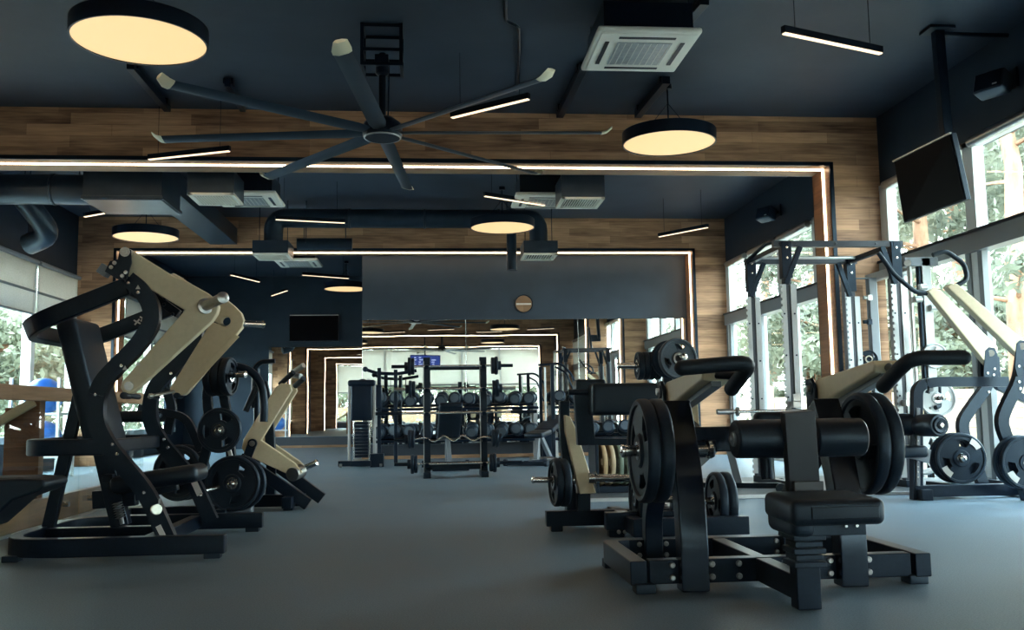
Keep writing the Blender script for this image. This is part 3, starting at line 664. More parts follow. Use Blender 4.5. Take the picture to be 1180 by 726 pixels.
def horn(par, a, c, r=.025, collar=True, end=True, nm='weight_horn', m='chrome'):
    a, c = V(a), V(c); d = (c-a).normalized(); b = BM(); cyl(b, a, c, r, 20)
    if end: lathe(b, [(r, -.012), (r+.004, -.008), (r+.004, .004), (r*.6, .01), (0, .012)], c, d, 20)
    if collar: lathe(b, [(r, 0), (r+.016, 0), (r+.016, .018), (r, .022)], a, d, 24)
    return obj(nm, b, m, par, bevel=0)

# ------------------------------------------------------------------ left: big lever machine
YN, YFa = 5.62, 6.66
t = thing('lever_press_machine', 'large black lever machine with two beige angular press arms in the left foreground', 'exercise machine', (-1.8, 6.15, 0))
b = BM(); zr = .078
flat(b, [(-1.17, 5.56, zr), (-2.42, 5.56, zr), (-2.42, 6.76, zr), (-1.17, 6.76, zr)], .075, .105, (0, 0, 1), .34)
flat(b, [(-2.38, 6.16, zr), (-1.62, 6.16, zr)], .07, .09, (0, 0, 1)); flat(b, [(-1.62, 5.58, zr), (-1.62, 6.74, zr)], .07, .09, (0, 0, 1))
obj('base_frame', b, 'black', t, bevel=.008)
for x, y in ((-1.24, 5.56), (-1.24, 6.76), (-2.36, 5.62), (-2.36, 6.70)):
    b = BM(); box2(b, (x-.045, y-.035, 0), (x+.045, y+.035, .035)); obj('foot', b, 'rubber', t)
Ss = [(149, 322), (163, 333), (175, 352), (176, 372), (160, 398), (134, 423), (116, 443), (111, 466), (112, 490), (126, 516), (170, 568), (195, 624)]
for dy in (0, YFa-YN):
    b = BM(); p_ = [p+V((0, dy, 0)) for p in ptsY(Ss, YN)]; flat(b, p_, .094, .06, (0, 1, 0), .1); up = obj('side_upright', b, 'black', t, bevel=.01)
    b = BM()
    for q in ((150, 327), (161, 338), (142, 422), (112, 455), (132, 512), (137, 523), (168, 567), (182, 588)): bolt(b, at_y(*q, YN)+V((0, dy-.031, 0)), (0, -1, 0), .011)
    obj('bolts', b, 'chrome', up, bevel=0)
    b = BM(); beam(b, at_y(184, 605, YN)+V((0, dy-.033, 0)), at_y(190, 617, YN)+V((0, dy-.033, 0)), .03, .004) if dy == 0 else beam(b, at_y(167, 557, YN)+V((0, dy-.033, 0)), at_y(181, 588, YN)+V((0, dy-.033, 0)), .04, .004); tag(obj('badge_plate', b, 'label', up, bevel=0), 'small white sticker')
    # pivot bracket
    b = BM(); yb_ = YN-.06+dy
    pl = [p+V((0, dy, 0)) for p in ptsY([(121, 313), (127, 301), (136, 299), (138, 288), (144, 284), (151, 288), (152, 303), (146, 322), (136, 322)], YN-.06)]
    plate2d(b, [pl], (0, 1, 0), .012); plate2d(b, [[p+V((0, .17, 0)) for p in pl]], (0, 1, 0), .012)
    br = obj('pivot_bracket', b, 'black', t, bevel=.002)
    c0 = at_y(144.5, 290.5, YN-.06)+V((0, dy, 0)); b = BM(); cyl(b, c0+V((0, -.015, 0)), c0+V((0, .19, 0)), .028, 24); lathe(b, [(0, -.022), (.014, -.022), (.014, -.016), (.022, -.016), (.027, -.01)], c0, (0, 1, 0), 20)
    for q in ((132, 303), (128, 308), (145, 314), (141, 318)): bolt(b, at_y(*q, YN-.07)+V((0, dy, 0)), (0, -1, 0), .012)
    obj('pivot_pin', b, 'steel', br, bevel=0)
    b = BM(); box(b, at_y(121, 312, YN)+V((0, dy, 0)), (.06, .07, .06), Matrix.Rotation(.6, 3, 'Y')); tag(obj('bumper', b, 'greyp', br), 'grey rubber bumper')
# small white warning triangles on the near upright, two stickers on the hoop
for q in ((159, 331), (144, 424), (159, 419)):
    c_ = at_y(*q, YN-.033); b = BM(); plate2d(b, [[c_+V((-.014, 0, -.011)), c_+V((.014, 0, -.011)), c_+V((0, 0, .014))]], (0, 1, 0), .002); tag(obj('warning_sticker', b, 'label', t, bevel=0, smooth=False), 'white triangle sticker')
for q in ((158, 371), (165, 367)):
    c_ = at_y(*q, YFa-.12); b = BM()
    for an in (.5, -.9): box(b, c_, (.05, .003, .010), Matrix.Rotation(an, 3, 'Y'))
    tag(obj('hoop_sticker', b, 'label', t, bevel=0, smooth=False), 'white cross-shaped mark')
# upper hoop
b = BM(); lo = [at_y(147, 330, YN), at_y(20, 380, YN), at_y(20, 380, YN)+V((0, 1.04, 0)), at_y(147, 330, YN)+V((0, 1.04, 0))]
nn_ = (lo[1]-lo[0]).cross(lo[2]-lo[1]).normalized(); flat(b, lo, .055, .105, nn_, .24); obj('upper_hoop', b, 'black', t, bevel=.01)
b = BM(); z_ = at_y(60, 516, YN).z; xa = at_y(24, 516, YN).x; xb = at_y(130, 516, YN).x
flat(b, [(xb, YN, z_), (xa, YN, z_), (xa, YFa, z_), (xb, YFa, z_)], .055, .095, (0, 0, 1), .2); flat(b, [(xb-.05, YN, z_), (xb-.05, YFa, z_)], .06, .08, (0, 0, 1)); obj('lower_hoop', b, 'black', t, bevel=.01)
for y in (6.2,):
    b = BM(); beam(b, at_y(92, 440, 6.15)+V((0, y-6.15, 0)), V((at_y(52, 600, 6.15).x, y, .1)), .075, .05); obj('rear_leg', b, 'black', t, bevel=.006)
# back pad, its post, seat
a, c = at_y(76, 378, 6.0), at_y(106, 505, 6.0); d = (c-a).normalized(); ang = math.atan2(-(a-c).x, (a-c).z)
R_ = Matrix.Rotation(-ang, 3, 'Y'); b = BM(); cushion(b, (a+c)/2+V((0.01, .2, 0)), (.125, .46, (a-c).length+.12), R_, .035); obj('back_pad', b, 'pad', t, bevel=0)
b = BM(); beam(b, at_y(100, 440, 6.17), at_y(140, 606, 6.17), .11, .08); po = obj('back_post', b, 'black', t, bevel=.006)
b = BM()
for k in range(9): bolt(b, at_y(113+k*1.7, 535+k*6.2, 6.135), (0, -1, 0), .007, .003)
obj('adjuster_holes', b, 'steel', po, bevel=0)
b = BM(); beam(b, at_y(125, 524, 6.17)+V((.03, 0, 0)), at_y(132, 560, 6.17)+V((.03, 0, 0)), .035, .05); box(b, at_y(125, 551, 6.1), (.06, .06, .05)); obj('adjuster', b, 'black', po)
a, c = at_y(134, 559, 6.1), at_y(226, 545, 6.1); R_ = Matrix.Rotation(-math.atan2((c-a).z, (c-a).x), 3, 'Y')
b = BM(); cushion(b, (a+c)/2+V((0, .08, 0)), ((c-a).length+.05, .34, .11), R_, .045); obj('seat', b, 'pad', t, bevel=0)
b = BM(); beam(b, at_y(108, 576, 6.17), at_y(158, 572, 6.17), .11, .07); beam(b, at_y(150, 574, 6.17), at_y(205, 560, 6.17), .05, .06); obj('seat_carriage', b, 'black', t, bevel=.006)
b = BM(); p0, p1 = at_y(135, 580, 6.1), at_y(141, 604, 6.1)
for k in range(7): q = p0.lerp(p1, k/9); lathe(b, [(.018, -.006), (.034, 0), (.018, .006)], q, (p1-p0), 16)
cyl(b, p0, p1, .014, 12); obj('spring', b, 'greyp', t, bevel=0)
b = BM(); cyl(b, at_y(181, 587, YN-.04), at_y(181, 587, YN-.09), .028, 20); lathe(b, [(0, 0), (.03, 0), (.032, .02), (.02, .03), (0, .034)], at_y(181, 587, YN-.035), (0, -1, 0), 20); cyl(b, at_y(181, 587, YN-.06), at_y(184, 574, YN-.06), .006, 8); obj('locking_knob', b, 'chrome', t, bevel=0)
# beige arms
YA, YB2 = YN+.03, YFa-.11
near_arm = [(153, 289), (203, 320), (212, 322.5), (240, 338), (250, 346), (253, 354), (251, 362), (245, 371), (158, 450), (152, 454), (145, 453), (140.5, 447), (143, 440), (214.7, 358), (149, 319), (147, 300)]
b = BM(); plate2d(b, [ptsY(near_arm, YA)], (0, 1, 0), .07); na = obj('press_arm', b, 'beige', t, bevel=.008)
dlt = YB2-YA
up_ = [p+V((0, dlt, 0)) for p in ptsY(near_arm[:3], YA)]
far_arm = up_+ptsY([(256, 341), (270, 352), (279, 361), (282, 370), (280, 378), (217, 453), (213, 456), (200, 455), (197, 448), (245, 371)], YB2)+[p+V((0, dlt, 0)) for p in ptsY([(214.7, 358), (149, 319), (147, 300)], YA)]
hc = at_y(261.5, 370.5, YB2); b = BM(); plate2d(b, [far_arm, circ(hc, .031, (1, 0, 0), (0, 0, 1), 20)], (0, 1, 0), .07); fa = obj('press_arm', b, 'beige', t, bevel=.008)
b = BM(); plate2d(b, [ptsY([(270, 385), (276, 388), (222, 446), (212, 444)], YB2-.037)], (0, 1, 0), .006); obj('arm_rib', b, 'beige', fa)
for y_, ar, lo_ in ((YA, na, (146, 456)), (YB2, fa, (206, 456))):
    p = at_y(*lo_, y_); b = BM(); cyl(b, p+V((0, -.06, .0)), p+V((0, .06, 0)), .02, 16); obj('grip_mount', b, 'black', ar, bevel=0)
p = at_y(151, 447, YA); b = BM(); cyl(b, p+V((0, -.045, .01)), p+V((0, .05, .01)), .026, 20); obj('arm_bush', b, 'steel', na, bevel=0)
b = BM(); cyl(b, at_y(176, 456, 6.2), at_y(200, 451, YB2-.04), .011, 14); lathe(b, [(0, 0), (.016, 0), (.018, .02), (0, .03)], at_y(176, 456, 6.2), (-1, -.4, -.2), 14); obj('hand_grip', b, 'steel', fa, bevel=0)
b = BM(); cyl(b, at_y(146, 455, YA)+V((0, -.03, 0)), at_y(146, 455, YA)+V((.02, .16, -.01)), .016, 14); obj('hand_grip', b, 'foam', na, bevel=0)
horn(na, at_y(236, 353, YA-.037), at_y(257, 343, YA-.28), .03, m='steel'); horn(fa, at_y(278, 373, YB2), at_y(303, 374, YB2+.12), .022, False)
b = BM(); beam(b, at_y(150, 322, 5.9), at_y(206, 362, 5.9), .05, .05); 
for q in ((183, 338), (181, 347), (190, 344), (189, 351), (199, 362), (158, 333)): bolt(b, at_y(*q, 5.872), (0, -1, 0), .011)
obj('link_bar', b, 'black', t)
# bench at the left edge
t = thing('weight_bench', 'black padded bench end cut off by the left edge of the photo', 'bench', (-2.2, 4.6, 0))
b = BM(); pr = ptsY([(-60, 552), (40, 549), (64, 550), (67, 557), (58, 564), (30, 574), (10, 592), (-6, 606), (-60, 612)], 4.75)
plate2d(b, [pr], (0, 1, 0), .30); obj('bench_pad', b, 'pad', t, bevel=.03)
b = BM(); pr = ptsY([(-60, 551), (38, 548.5), (60, 549.5), (40, 552), (-60, 556)], 4.75); plate2d(b, [pr], (0, 1, 0), .24); obj('pad_top', b, 'foam', t, bevel=.004)
for nm, pa, pb in (('bench_frame', (-2.75, 4.75, .26), (-2.3, 4.75, .3)), ('bench_leg', (-2.55, 4.75, .03), (-2.55, 4.75, .3)), ('bench_foot', (-2.55, 4.45, .03), (-2.55, 5.05, .03))):
    b = BM(); flat(b, [pa, pb], .06, .06, (0, 1, 0) if nm != 'bench_foot' else (0, 0, 1)); obj(nm, b, 'black', t)

# glass balustrade with wooden rail
XG = -2.87
t = thing('glass_balustrade', 'frameless glass balustrade with a tan wooden handrail on the left', 'balustrade', (XG, 7.8, 0))
for y0, y1 in ((4.0, 6.3), (6.33, 8.0), (8.03, 9.72)):
    b = BM(); box2(b, (XG-.008, y0, .02), (XG+.008, y1, .95)); gp = obj('glass_panel', b, 'gglass', t, bevel=0, smooth=False)
    for y in (y0+.25, y1-.25):
        b = BM(); cyl(b, (XG-.06, y, .13), (XG+.03, y, .13), .022, 16); obj('standoff', b, 'chrome', gp, bevel=0)
b = BM(); box2(b, (XG-.035, 4.0, .93), (XG+.035, 9.74, 1.035)); obj('handrail', b, 'woodrail', t, bevel=.008)
b = BM(); box2(b, (XG-.11, 4.0, 0), (XG-.05, 9.72, .2)); obj('wooden_kerb', b, 'woodjamb', t)
b = BM(); box2(b, (XG-.012, 4.0, 0), (XG+.012, 9.72, .02)); obj('glass_channel', b, 'steel', t)
t = thing('stair_railing', 'pale stair handrail with brown posts behind the glass balustrade at the far left', 'railing', (-4.3, 7.6, 0))
b = BM(); beam(b, at_y(-60, 520, 7.9), at_y(39, 463, 7.9), .07, .05); obj('sloping_handrail', b, 'beige', t)
for x0, x1 in ((9, 30), (31, 46)):
    p, q = at_y(x0, 470, 8.0), at_y(x1, 565, 8.0); b = BM(); box2(b, (p.x, 7.95, 0), (q.x, 8.05, at_y(x0, 462 if x0 > 20 else 470, 8.0).z)); obj('railing_post', b, 'woodjamb', t)
# gym balls on a rack by the left windows
t = thing('ball_rack', 'pale metal rack holding two blue gym balls by the left windows', 'rack', (-5.3, 13.4, 0))
for x in (-5.62, -5.0):
    for y in (13.15, 13.7): b = BM(); box2(b, (x-.02, y-.02, 0), (x+.02, y+.02, 1.35)); obj('rack_post', b, 'frame', t)
for z in (.28, .86):
    b = BM()
    for y in (13.25, 13.6): cyl(b, (-5.62, y, z), (-5.0, y, z), .018, 10)
    for x in (-5.62, -5.0): cyl(b, (x, 13.15, z), (x, 13.7, z), .018, 10)
    obj('shelf_bars', b, 'frame', t, bevel=0)
for z, lab in ((.30+.225, 'blue gym ball on the lower shelf of the rack at the left'), (.88+.225, 'blue gym ball on the upper shelf of the rack at the left')):
    b = BM(); bmesh.ops.create_icosphere(b, subdivisions=4, radius=.25, matrix=Matrix.Translation((-5.3, 13.42, z)))
    for k in range(-2, 3): lathe(b, [(math.sqrt(.25**2-(k*.07)**2)-.002, k*.07-.005), (math.sqrt(.25**2-(k*.07)**2)+.004, k*.07), (math.sqrt(.25**2-(k*.07)**2)-.002, k*.07+.005)], (-5.3, 13.42, z), (0, 0, 1), 40)
    single('gym_ball', b, 'blue', lab, 'gym ball', 'blue gym balls', bevel=0, origin=(-5.3, 13.42, z-.25))

# ------------------------------------------------------------------ left: machine with stacked plates behind
YC = 7.45
t = thing('plate_loaded_machine', 'black plate-loaded machine with a curved top tube, behind the big left machine', 'exercise machine', (-2.0, YC, 0))
gz = at_y(230, 596, YC-.1)
b = BM(); flat(b, [(at_y(150, 590, YC).x, YC, .07), (at_y(292, 590, YC).x, YC, .07)], .08, .10, (0, 0, 1)); flat(b, [(-1.55, YC-.3, .07), (-1.55, YC+.55, .07)], .08, .09, (0, 0, 1)); flat(b, [(-2.3, YC-.2, .07), (-2.3, YC+.55, .07)], .08, .09, (0, 0, 1)); obj('base_frame', b, 'black', t)
b = BM(); plate2d(b, [ptsY([(266, 596), (266, 588), (288, 574), (291, 576), (291, 596)], YC-.1)], (0, 1, 0), .08); obj('base_gusset', b, 'greyp', t)
for px_ in ([(236, 590), (232, 540), (243, 500), (238, 450), (246, 428)], [(262, 590), (268, 540), (262, 480), (254, 430)]):
    b = BM(); flat(b, ptsY(px_, YC+.1), .07, .06, (0, 1, 0), .1); obj('side_upright', b, 'black', t, bevel=.006)
b = BM(); tube(b, ptsY([(250, 422), (266, 420), (290, 427), (302, 443), (305, 468), (304, 486)], YC+.1), .032, 14, .12); obj('curved_tube', b, 'black', t, bevel=0)
b = BM(); beam(b, at_y(262, 512, YC-.06), at_y(272, 545, YC-.06), .03, .02); tag(obj('link_rod', b, 'steel', t), 'steel link rod')
b = BM(); flat(b, ptsY([(193, 500), (200, 470), (190, 445), (196, 425)], YC+.35), .07, .06, (0, 1, 0), .1); flat(b, ptsY([(160, 470), (215, 480), (232, 520)], YC+.3), .06, .06, (0, 1, 0), .1); obj('lever_arm', b, 'black', t)
b = BM(); cushion(b, at_y(160, 480, YC+.35), (.42, .3, .09), None, .035); obj('chest_pad', b, 'pad', t, bevel=0)
c1 = at_y(258, 434, YC-.02); horn(t, c1-V((.12, 0, 0)), at_y(283, 431.5, YC-.12), .022, False)
for k in range(3): weight_plate(c1+V((-.085+.062*k, .015-.012*k, 0)), (1, -.18, 0), .15, .055, '%s of three small edge-on plates atop the plate-loaded machine behind the left foreground machine' % ('leftmost', 'middle', 'rightmost')[k])
c2 = at_y(253, 496, YC-.14); horn(t, c2+V((0, .2, 0)), c2+V((0, -.045, 0)), .02, False); weight_plate(c2, (-.12, -1, 0), .17, .04, 'round plate facing the camera halfway up the machine behind the left foreground machine', spin=.5)
c3 = at_y(268, 557, YC-.24); horn(t, c3+V((0, .3, 0)), c3+V((0, -.045, 0)), .02, False)
weight_plate(c3, (-.1, -1, 0), .205, .04, 'front plate low on the machine behind the left foreground machine', spin=.2); weight_plate(c3+V((.035, .06, 0)), (-.1, -1, 0), .205, .04, 'rear plate low on the machine behind the left foreground one, half hidden', spin=.9)
horn(t, at_y(262, 559, YC-.15), at_y(234, 566, YC-.35), .024, False)
c4 = at_y(205, 545, YC+.42)
weight_plate(c4, (-.35, -1, 0), .225, .045, 'large plate standing behind the seat of the left foreground machine'); weight_plate(c4+V((.04, .07, 0)), (-.35, -1, 0), .225, .045, 'second large plate right behind the one behind the left seat', spin=.7)
horn(t, c4+V((.07, .2, 0)), c4+V((-.02, -.05, 0)), .022, False)

# ------------------------------------------------------------------ left: small machine with a beige V arm
YD = 8.35
t = thing('incline_lever_machine', 'black machine with a beige V-shaped lever arm, standing left of the aisle', 'exercise machine', (at_y(330, 583, YD).x, YD, 0))
x0, x1 = at_y(290, 575, YD).x, at_y(352, 575, YD).x
b = BM(); flat(b, [(x0, YD, .07), (x1, YD, .07)], .1, .1, (0, 0, 1)); flat(b, [(x1-.12, YD-.28, .07), (x1-.12, YD+.4, .07)], .08, .09, (0, 0, 1)); box2(b, (x1-.16, YD-.2, 0), (x1-.08, YD-.1, .03)); obj('base_frame', b, 'black', t)
b = BM(); flat(b, ptsY([(312, 575), (313, 530), (309, 470), (303, 440)], YD+.1), .08, .07, (0, 1, 0), .1); obj('upright', b, 'black', t)
v1 = [(320, 446), (326, 442), (336, 443), (338, 450), (303, 507), (341, 533), (350, 543), (344, 549), (334, 546), (286, 524), (281, 516), (283, 506)]
for dy in (-.06, .26):
    b = BM(); plate2d(b, [[p+V((0, dy, 0)) for p in ptsY(v1, YD)]], (0, 1, 0), .07); ar = obj('lever_arm', b, 'beige', t, bevel=.006)
    c = at_y(343, 543, YD)+V((0, dy, 0)); 
    if dy > 0: horn(ar, c+V((0, 0, .0)), at_y(365, 533, YD+.2), .026)
    else:
        b = BM(); cyl(b, c+V((-.03, -.05, -.02)), c+V((.02, .1, 0)), .06, 20); obj('counterweight', b, 'steel', ar, bevel=.004)
c = at_y(291, 511, YD-.11); b = BM(); beam(b, c, at_y(283, 532, YD-.11), .075, .03); cyl(b, c+V((0, -.02, 0)), c+V((0, .03, 0)), .04, 20); obj('pivot_bracket', b, 'black', t)
b = BM(); cyl(b, c+V((0, -.03, 0)), c+V((0, .45, 0)), .024, 16); obj('pivot_pin', b, 'steel', t, bevel=0)
for dy, q in ((-.1, ((279, 527), (357, 580))), (.2, ((300, 527), (368, 577)))):
    b = BM(); beam(b, at_y(*q[0], YD)+V((0, dy, 0)), at_y(*q[1], YD)+V((0, dy, .0)), .10, .07); obj('foot_rail', b, 'black', t, bevel=.006)
for a_, c_, m__ in (((323, 443), (338, 429), 'foam'), ((338, 429), (350, 421), 'steel'), ((340, 445), (350, 436), 'foam'), ((337, 432), (347, 434), 'steel')):
    b = BM(); cyl(b, at_y(*a_, YD), at_y(*c_, YD-.08), .024, 14); obj('hand_grip', b, m__, t, bevel=0)
b = BM(); tube(b, ptsY([(292, 470), (293, 425), (300, 417), (317, 416)], YD+.5), .022, 12, .06); tube(b, ptsY([(296, 560), (296, 470), (296, 425)], YD+.5), .03, 12, 0); obj('cable_frame', b, 'black', t, bevel=0)
b = BM(); cyl(b, at_y(283, 474, YD+.1), at_y(295, 446, YD+.1), .026, 14); beam(b, at_y(292, 447, YD+.1), at_y(306, 450, YD+.1), .03, .03); obj('hanging_grip', b, 'foam', t, bevel=0)
# ------------------------------------------------------------------ centre: barbell rack with fixed barbells
YR = 11.95
t = thing('barbell_rack', 'black upright rack for fixed barbells standing in the centre aisle', 'rack', (.29, YR, 0))
xl, xr = at_y(492, 480, YR).x, at_y(557, 480, YR).x
for x in (xl, xr):
    b = BM(); box2(b, (x-.045, YR-.04, .0), (x+.045, YR+.04, 1.50)); up = obj('rack_post', b, 'black', t)
    b = BM(); box2(b, (x-.045, YR-.25, 0), (x+.045, YR+.35, .07)); obj('rack_foot', b, 'black', t)
b = BM(); box2(b, (xl, YR-.04, .09), (xr, YR+.04, .19)); box2(b, (xl, YR-.03, 1.34), (xr, YR+.03, 1.38)); obj('cross_member', b, 'black', t)
levels = [1.39, 1.10, .80, .475, .17]
for x in (xl, xr):
    for z in levels:
        b = BM(); flat(b, [(x, YR-.04, z-.03), (x, YR-.14, z-.035), (x, YR-.15, z+.01)], .02, .05, (1, 0, 0), 0); obj('hook', b, 'black', t)
    b = BM(); box2(b, (x-.045, YR-.048, .02), (x-.035, YR-.04, 1.45)); obj('edge_guard', b, 'silver', t, bevel=0)
def fixed_barbell(z, x0, x1, hx, hr, nm, lab, wavy=False, grip0=None):
    y = YR-.105; t = thing('barbell', lab, 'barbell', ((x0+x1)/2, y, z-.012), group='fixed barbells on the centre rack')
    b = BM()
    if wavy:
        pts = [(hx[0], y, z)]; xs = [hx[0]+(hx[1]-hx[0])*k/8 for k in range(1, 8)]
        for k, x in enumerate(xs): pts.append((x, y, z+(.045 if k % 2 == 0 else -.04)*(1 if 0 < k < 6 else .5)))
        pts.append((hx[1], y, z)); tube(b, pts, .0135, 10, .04)
    else: cyl(b, (hx[0], y, z), (hx[1], y, z), .015, 12)
    obj('bar', b, 'chrome', t, bevel=0)
    b = BM(); cyl(b, (x0, y, z), (hx[0], y, z), .022, 12); cyl(b, (hx[1], y, z), (x1, y, z), .022, 12); obj('sleeve', b, 'black' if nm != 's' else 'steel', t, bevel=0)
    if hr:
        for s, hx_ in ((-1, hx[0]), (1, hx[1])):
            b = BM()
            for k, rr in enumerate((hr*.92, hr, hr*.5)): q = hx_-s*.0+s*(.02+.042*k); lathe(b, [(.02, -.02), (rr*.95, -.02), (rr, -.012), (rr, .012), (rr*.95, .02), (.02, .02)], (q, y, z), (1, 0, 0), 28)
            obj('weight', b, 'rubber', t, bevel=0)
sc = 1088/YR
def X_(px): return (px-497)/sc
fixed_barbell(1.385, X_(452), X_(591), (X_(478), X_(566)), .115, 'a', 'fixed straight barbell on the top hooks of the centre rack')
fixed_barbell(1.10, X_(455), X_(594), (X_(479), X_(567)), .11, 's', 'fixed straight barbell on the second hooks from the top of the centre rack')
fixed_barbell(.80, X_(434), X_(618), (X_(464), X_(588)), 0, 'a', 'long empty bar with black sleeves across the middle of the centre rack')
fixed_barbell(.475, X_(455), X_(578), (X_(478), X_(566)), .12, 'a', 'wavy curl bar on the fourth hooks of the centre rack', True)
fixed_barbell(.17, X_(455), X_(600), (X_(481), X_(563)), .12, 'a', 'fixed straight barbell on the lowest hooks of the centre rack')

# dumbbell racks against the mirror
def dumbbell_rack(x0, x1, lab):
    y = YM-.42; t = thing('dumbbell_rack', lab, 'rack', ((x0+x1)/2, y, 0))
    for x in (x0+.03, x1-.03):
        b = BM(); flat(b, [(x, y+.28, .04), (x, y+.12, .95)], .06, .07, (1, 0, 0)); flat(b, [(x, y-.25, .03), (x, y+.33, .03)], .05, .06, (0, 0, 1)); flat(b, [(x, y-.2, .05), (x, y-.18, .42), (x, y+.15, .6)], .05, .05, (1, 0, 0), 0); obj('rack_leg', b, 'silver', t)
    for z, yy in ((.36, -.12), (.90, .05)):
        b = BM(); R_ = Matrix.Rotation(.25, 3, 'X')
        for q in (-.13, .13): box(b, V(((x0+x1)/2, y+yy, z))+R_ @ V((0, q, 0)), (x1-x0, .05, .04), R_)
        obj('shelf', b, 'black', t)
dumbbell_rack(-.98, 1.86, 'long two-tier dumbbell rack in front of the centre mirrors'); dumbbell_rack(2.12, 4.3, 'second two-tier dumbbell rack in front of the right mirror, beyond the near machines')
def dumb_mesh():
    r_ = []; todo = []
    for s in (-1, 1):
        b = BM(); lathe(b, [(.02, s*.06), (.085, s*.06), (.108, s*.085), (.108, s*.155), (.085, s*.175), (.02, s*.175)], (0, 0, 0), (0, 1, 0), 28); todo.append((b, 'weight', 'rubber'))
    h = bmesh.new(); cyl(h, (0, -.07, 0), (0, .07, 0), .017, 14); todo.append((h, 'handle', 'chrome'))
    for s in (-1, 1):
        c_ = BM(); lathe(c_, [(0, s*.172), (.075, s*.172), (.073, s*.180), (0, s*.181)], (0, 0, 0), (0, 1, 0), 28); todo.append((c_, 'end_cap', 'rubber2'))
    for bm_, nm, m_ in todo:
        me = bpy.data.meshes.new(nm); bm_.to_mesh(me); bm_.free(); me.materials.append(M[m_])
        for p in me.polygons: p.use_smooth = True
        me.set_sharp_from_angle(angle=math.radians(40)); r_.append((nm, me))
    return r_
DM = dumb_mesh()
ORD = ['first', 'second', 'third', 'fourth', 'fifth', 'sixth', 'seventh', 'eighth', 'ninth', 'tenth', 'eleventh', 'twelfth']
for (x0, x1, nn, rk) in ((-.98, 1.86, 11, 'long dumbbell rack in front of the centre mirrors'), (2.12, 4.3, 8, 'second dumbbell rack in front of the right mirror')):
    for z, yy, tn in ((.50, -.12, 'lower'), (1.04, .05, 'upper')):
        for i in range(nn):
            x = x0+.13+(x1-x0-.26)*i/(nn-1)
            if rk[0] == 'l' and tn == 'lower' and i in (5,): continue
            t = thing('dumbbell', '%s dumbbell from the left on the %s tier of the %s mirror rack' % (ORD[i], tn, 'long left' if rk[0] == 'l' else 'right-hand'), 'dumbbell', (x, YM-.42+yy-.03, z), group='dumbbells on the mirror racks')
            t.rotation_euler = (.25, random.uniform(0, 3), random.uniform(-.06, .06)); 
            for nm, me in DM: o_ = bpy.data.objects.new(nm, me); C.objects.link(o_); o_.parent = t

# cable tower left of the rack
YT = 14.6
xt = at_y(417, 500, YT).x
t = thing('cable_tower', 'narrow black cable tower left of the barbell rack, at the corner of the recess', 'exercise machine', (xt, YT, 0))
b = BM(); cushion(b, (xt, YT, .98), (.32, .2, .56), None, .02); obj('shroud', b, 'black', t, bevel=0)
for s in (-1, 1):
    b = BM(); box2(b, (xt+s*.19-.02, YT-.04, .05), (xt+s*.19+.02, YT+.04, 1.27)); obj('side_rail', b, 'silver', t)
b = BM(); cushion(b, (xt, YT, 1.27), (.42, .24, .1), None, .04); obj('top_cap', b, 'black', t, bevel=0)
b = BM()
for k in range(11): box2(b, (xt-.1, YT-.08, .14+k*.05), (xt+.1, YT+.08, .183+k*.05))
obj('weight_stack', b, 'black', t, bevel=.002)
for s in (-1, 1): b = BM(); cyl(b, (xt+s*.12, YT-.05, .1), (xt+s*.12, YT-.05, .72), .01, 10); obj('guide_rod', b, 'chrome', t, bevel=0)
b = BM(); flat(b, [(xt-.34, YT-.15, .06), (xt+.2, YT-.15, .06)], .09, .08, (0, 0, 1)); flat(b, [(xt, YT-.25, .06), (xt, YT+.3, .06)], .3, .08, (0, 0, 1)); box2(b, (xt+.14, YT-.22, 0), (xt+.34, YT-.05, .2)); obj('base_frame', b, 'black', t)
for x in (xt-.3, xt+.3): b = BM(); cyl(b, (x-.02, YT-.2, .03), (x+.02, YT-.2, .03), .03, 14); obj('foot_roller', b, 'steel', t, bevel=0)
# benches between rack and mirror
def bench(x, y, rz, lab, up=75):
    t = thing('adjustable_bench', lab, 'bench', (x, y, 0), rz)
    k = dict(world=False)
    b = BM(); flat(b, [(0, -.5, .05), (0, .62, .05)], .07, .06, (0, 0, 1)); flat(b, [(-.32, -.5, .04), (.32, -.5, .04)], .06, .06, (0, 0, 1)); flat(b, [(-.25, .62, .04), (.25, .62, .04)], .06, .06, (0, 0, 1)); obj('bench_base', b, 'black', t, **k)
    b = BM(); flat(b, [(0, -.1, .06), (0, -.02, .42)], .07, .06, (1, 0, 0)); flat(b, [(0, .5, .06), (0, .1, .42)], .07, .06, (1, 0, 0)); obj('support', b, 'greyp', t, **k)
    b = BM(); cushion(b, (0, .0, .46), (.3, .42, .08), Matrix.Rotation(.12, 3, 'X'), .03); obj('seat', b, 'pad', t, bevel=0, **k)
    b = BM(); a = math.radians(up); R_ = Matrix.Rotation(a, 3, 'X'); cushion(b, V((0, .24, .5))+R_ @ V((0, .34, 0)), (.32, .74, .08), R_, .03); obj('back_pad', b, 'pad', t, bevel=0, **k)
    for s in (-1, 1): b = BM(); cyl(b, (s*.35, -.5, .05), (s*.3, -.5, .05), .05, 16); obj('wheel', b, 'rubber', t, bevel=0, **k)
    return t
p = at_z(512, 541, 0); bench(p.x+.05, 13.6, PI+.05, 'adjustable bench with raised back seen through the barbell rack', 36)
p = at_z(611, 537, 0); bench(1.62, 14.3, -.5, 'adjustable bench right of the barbell rack with its pad lowered', 18)
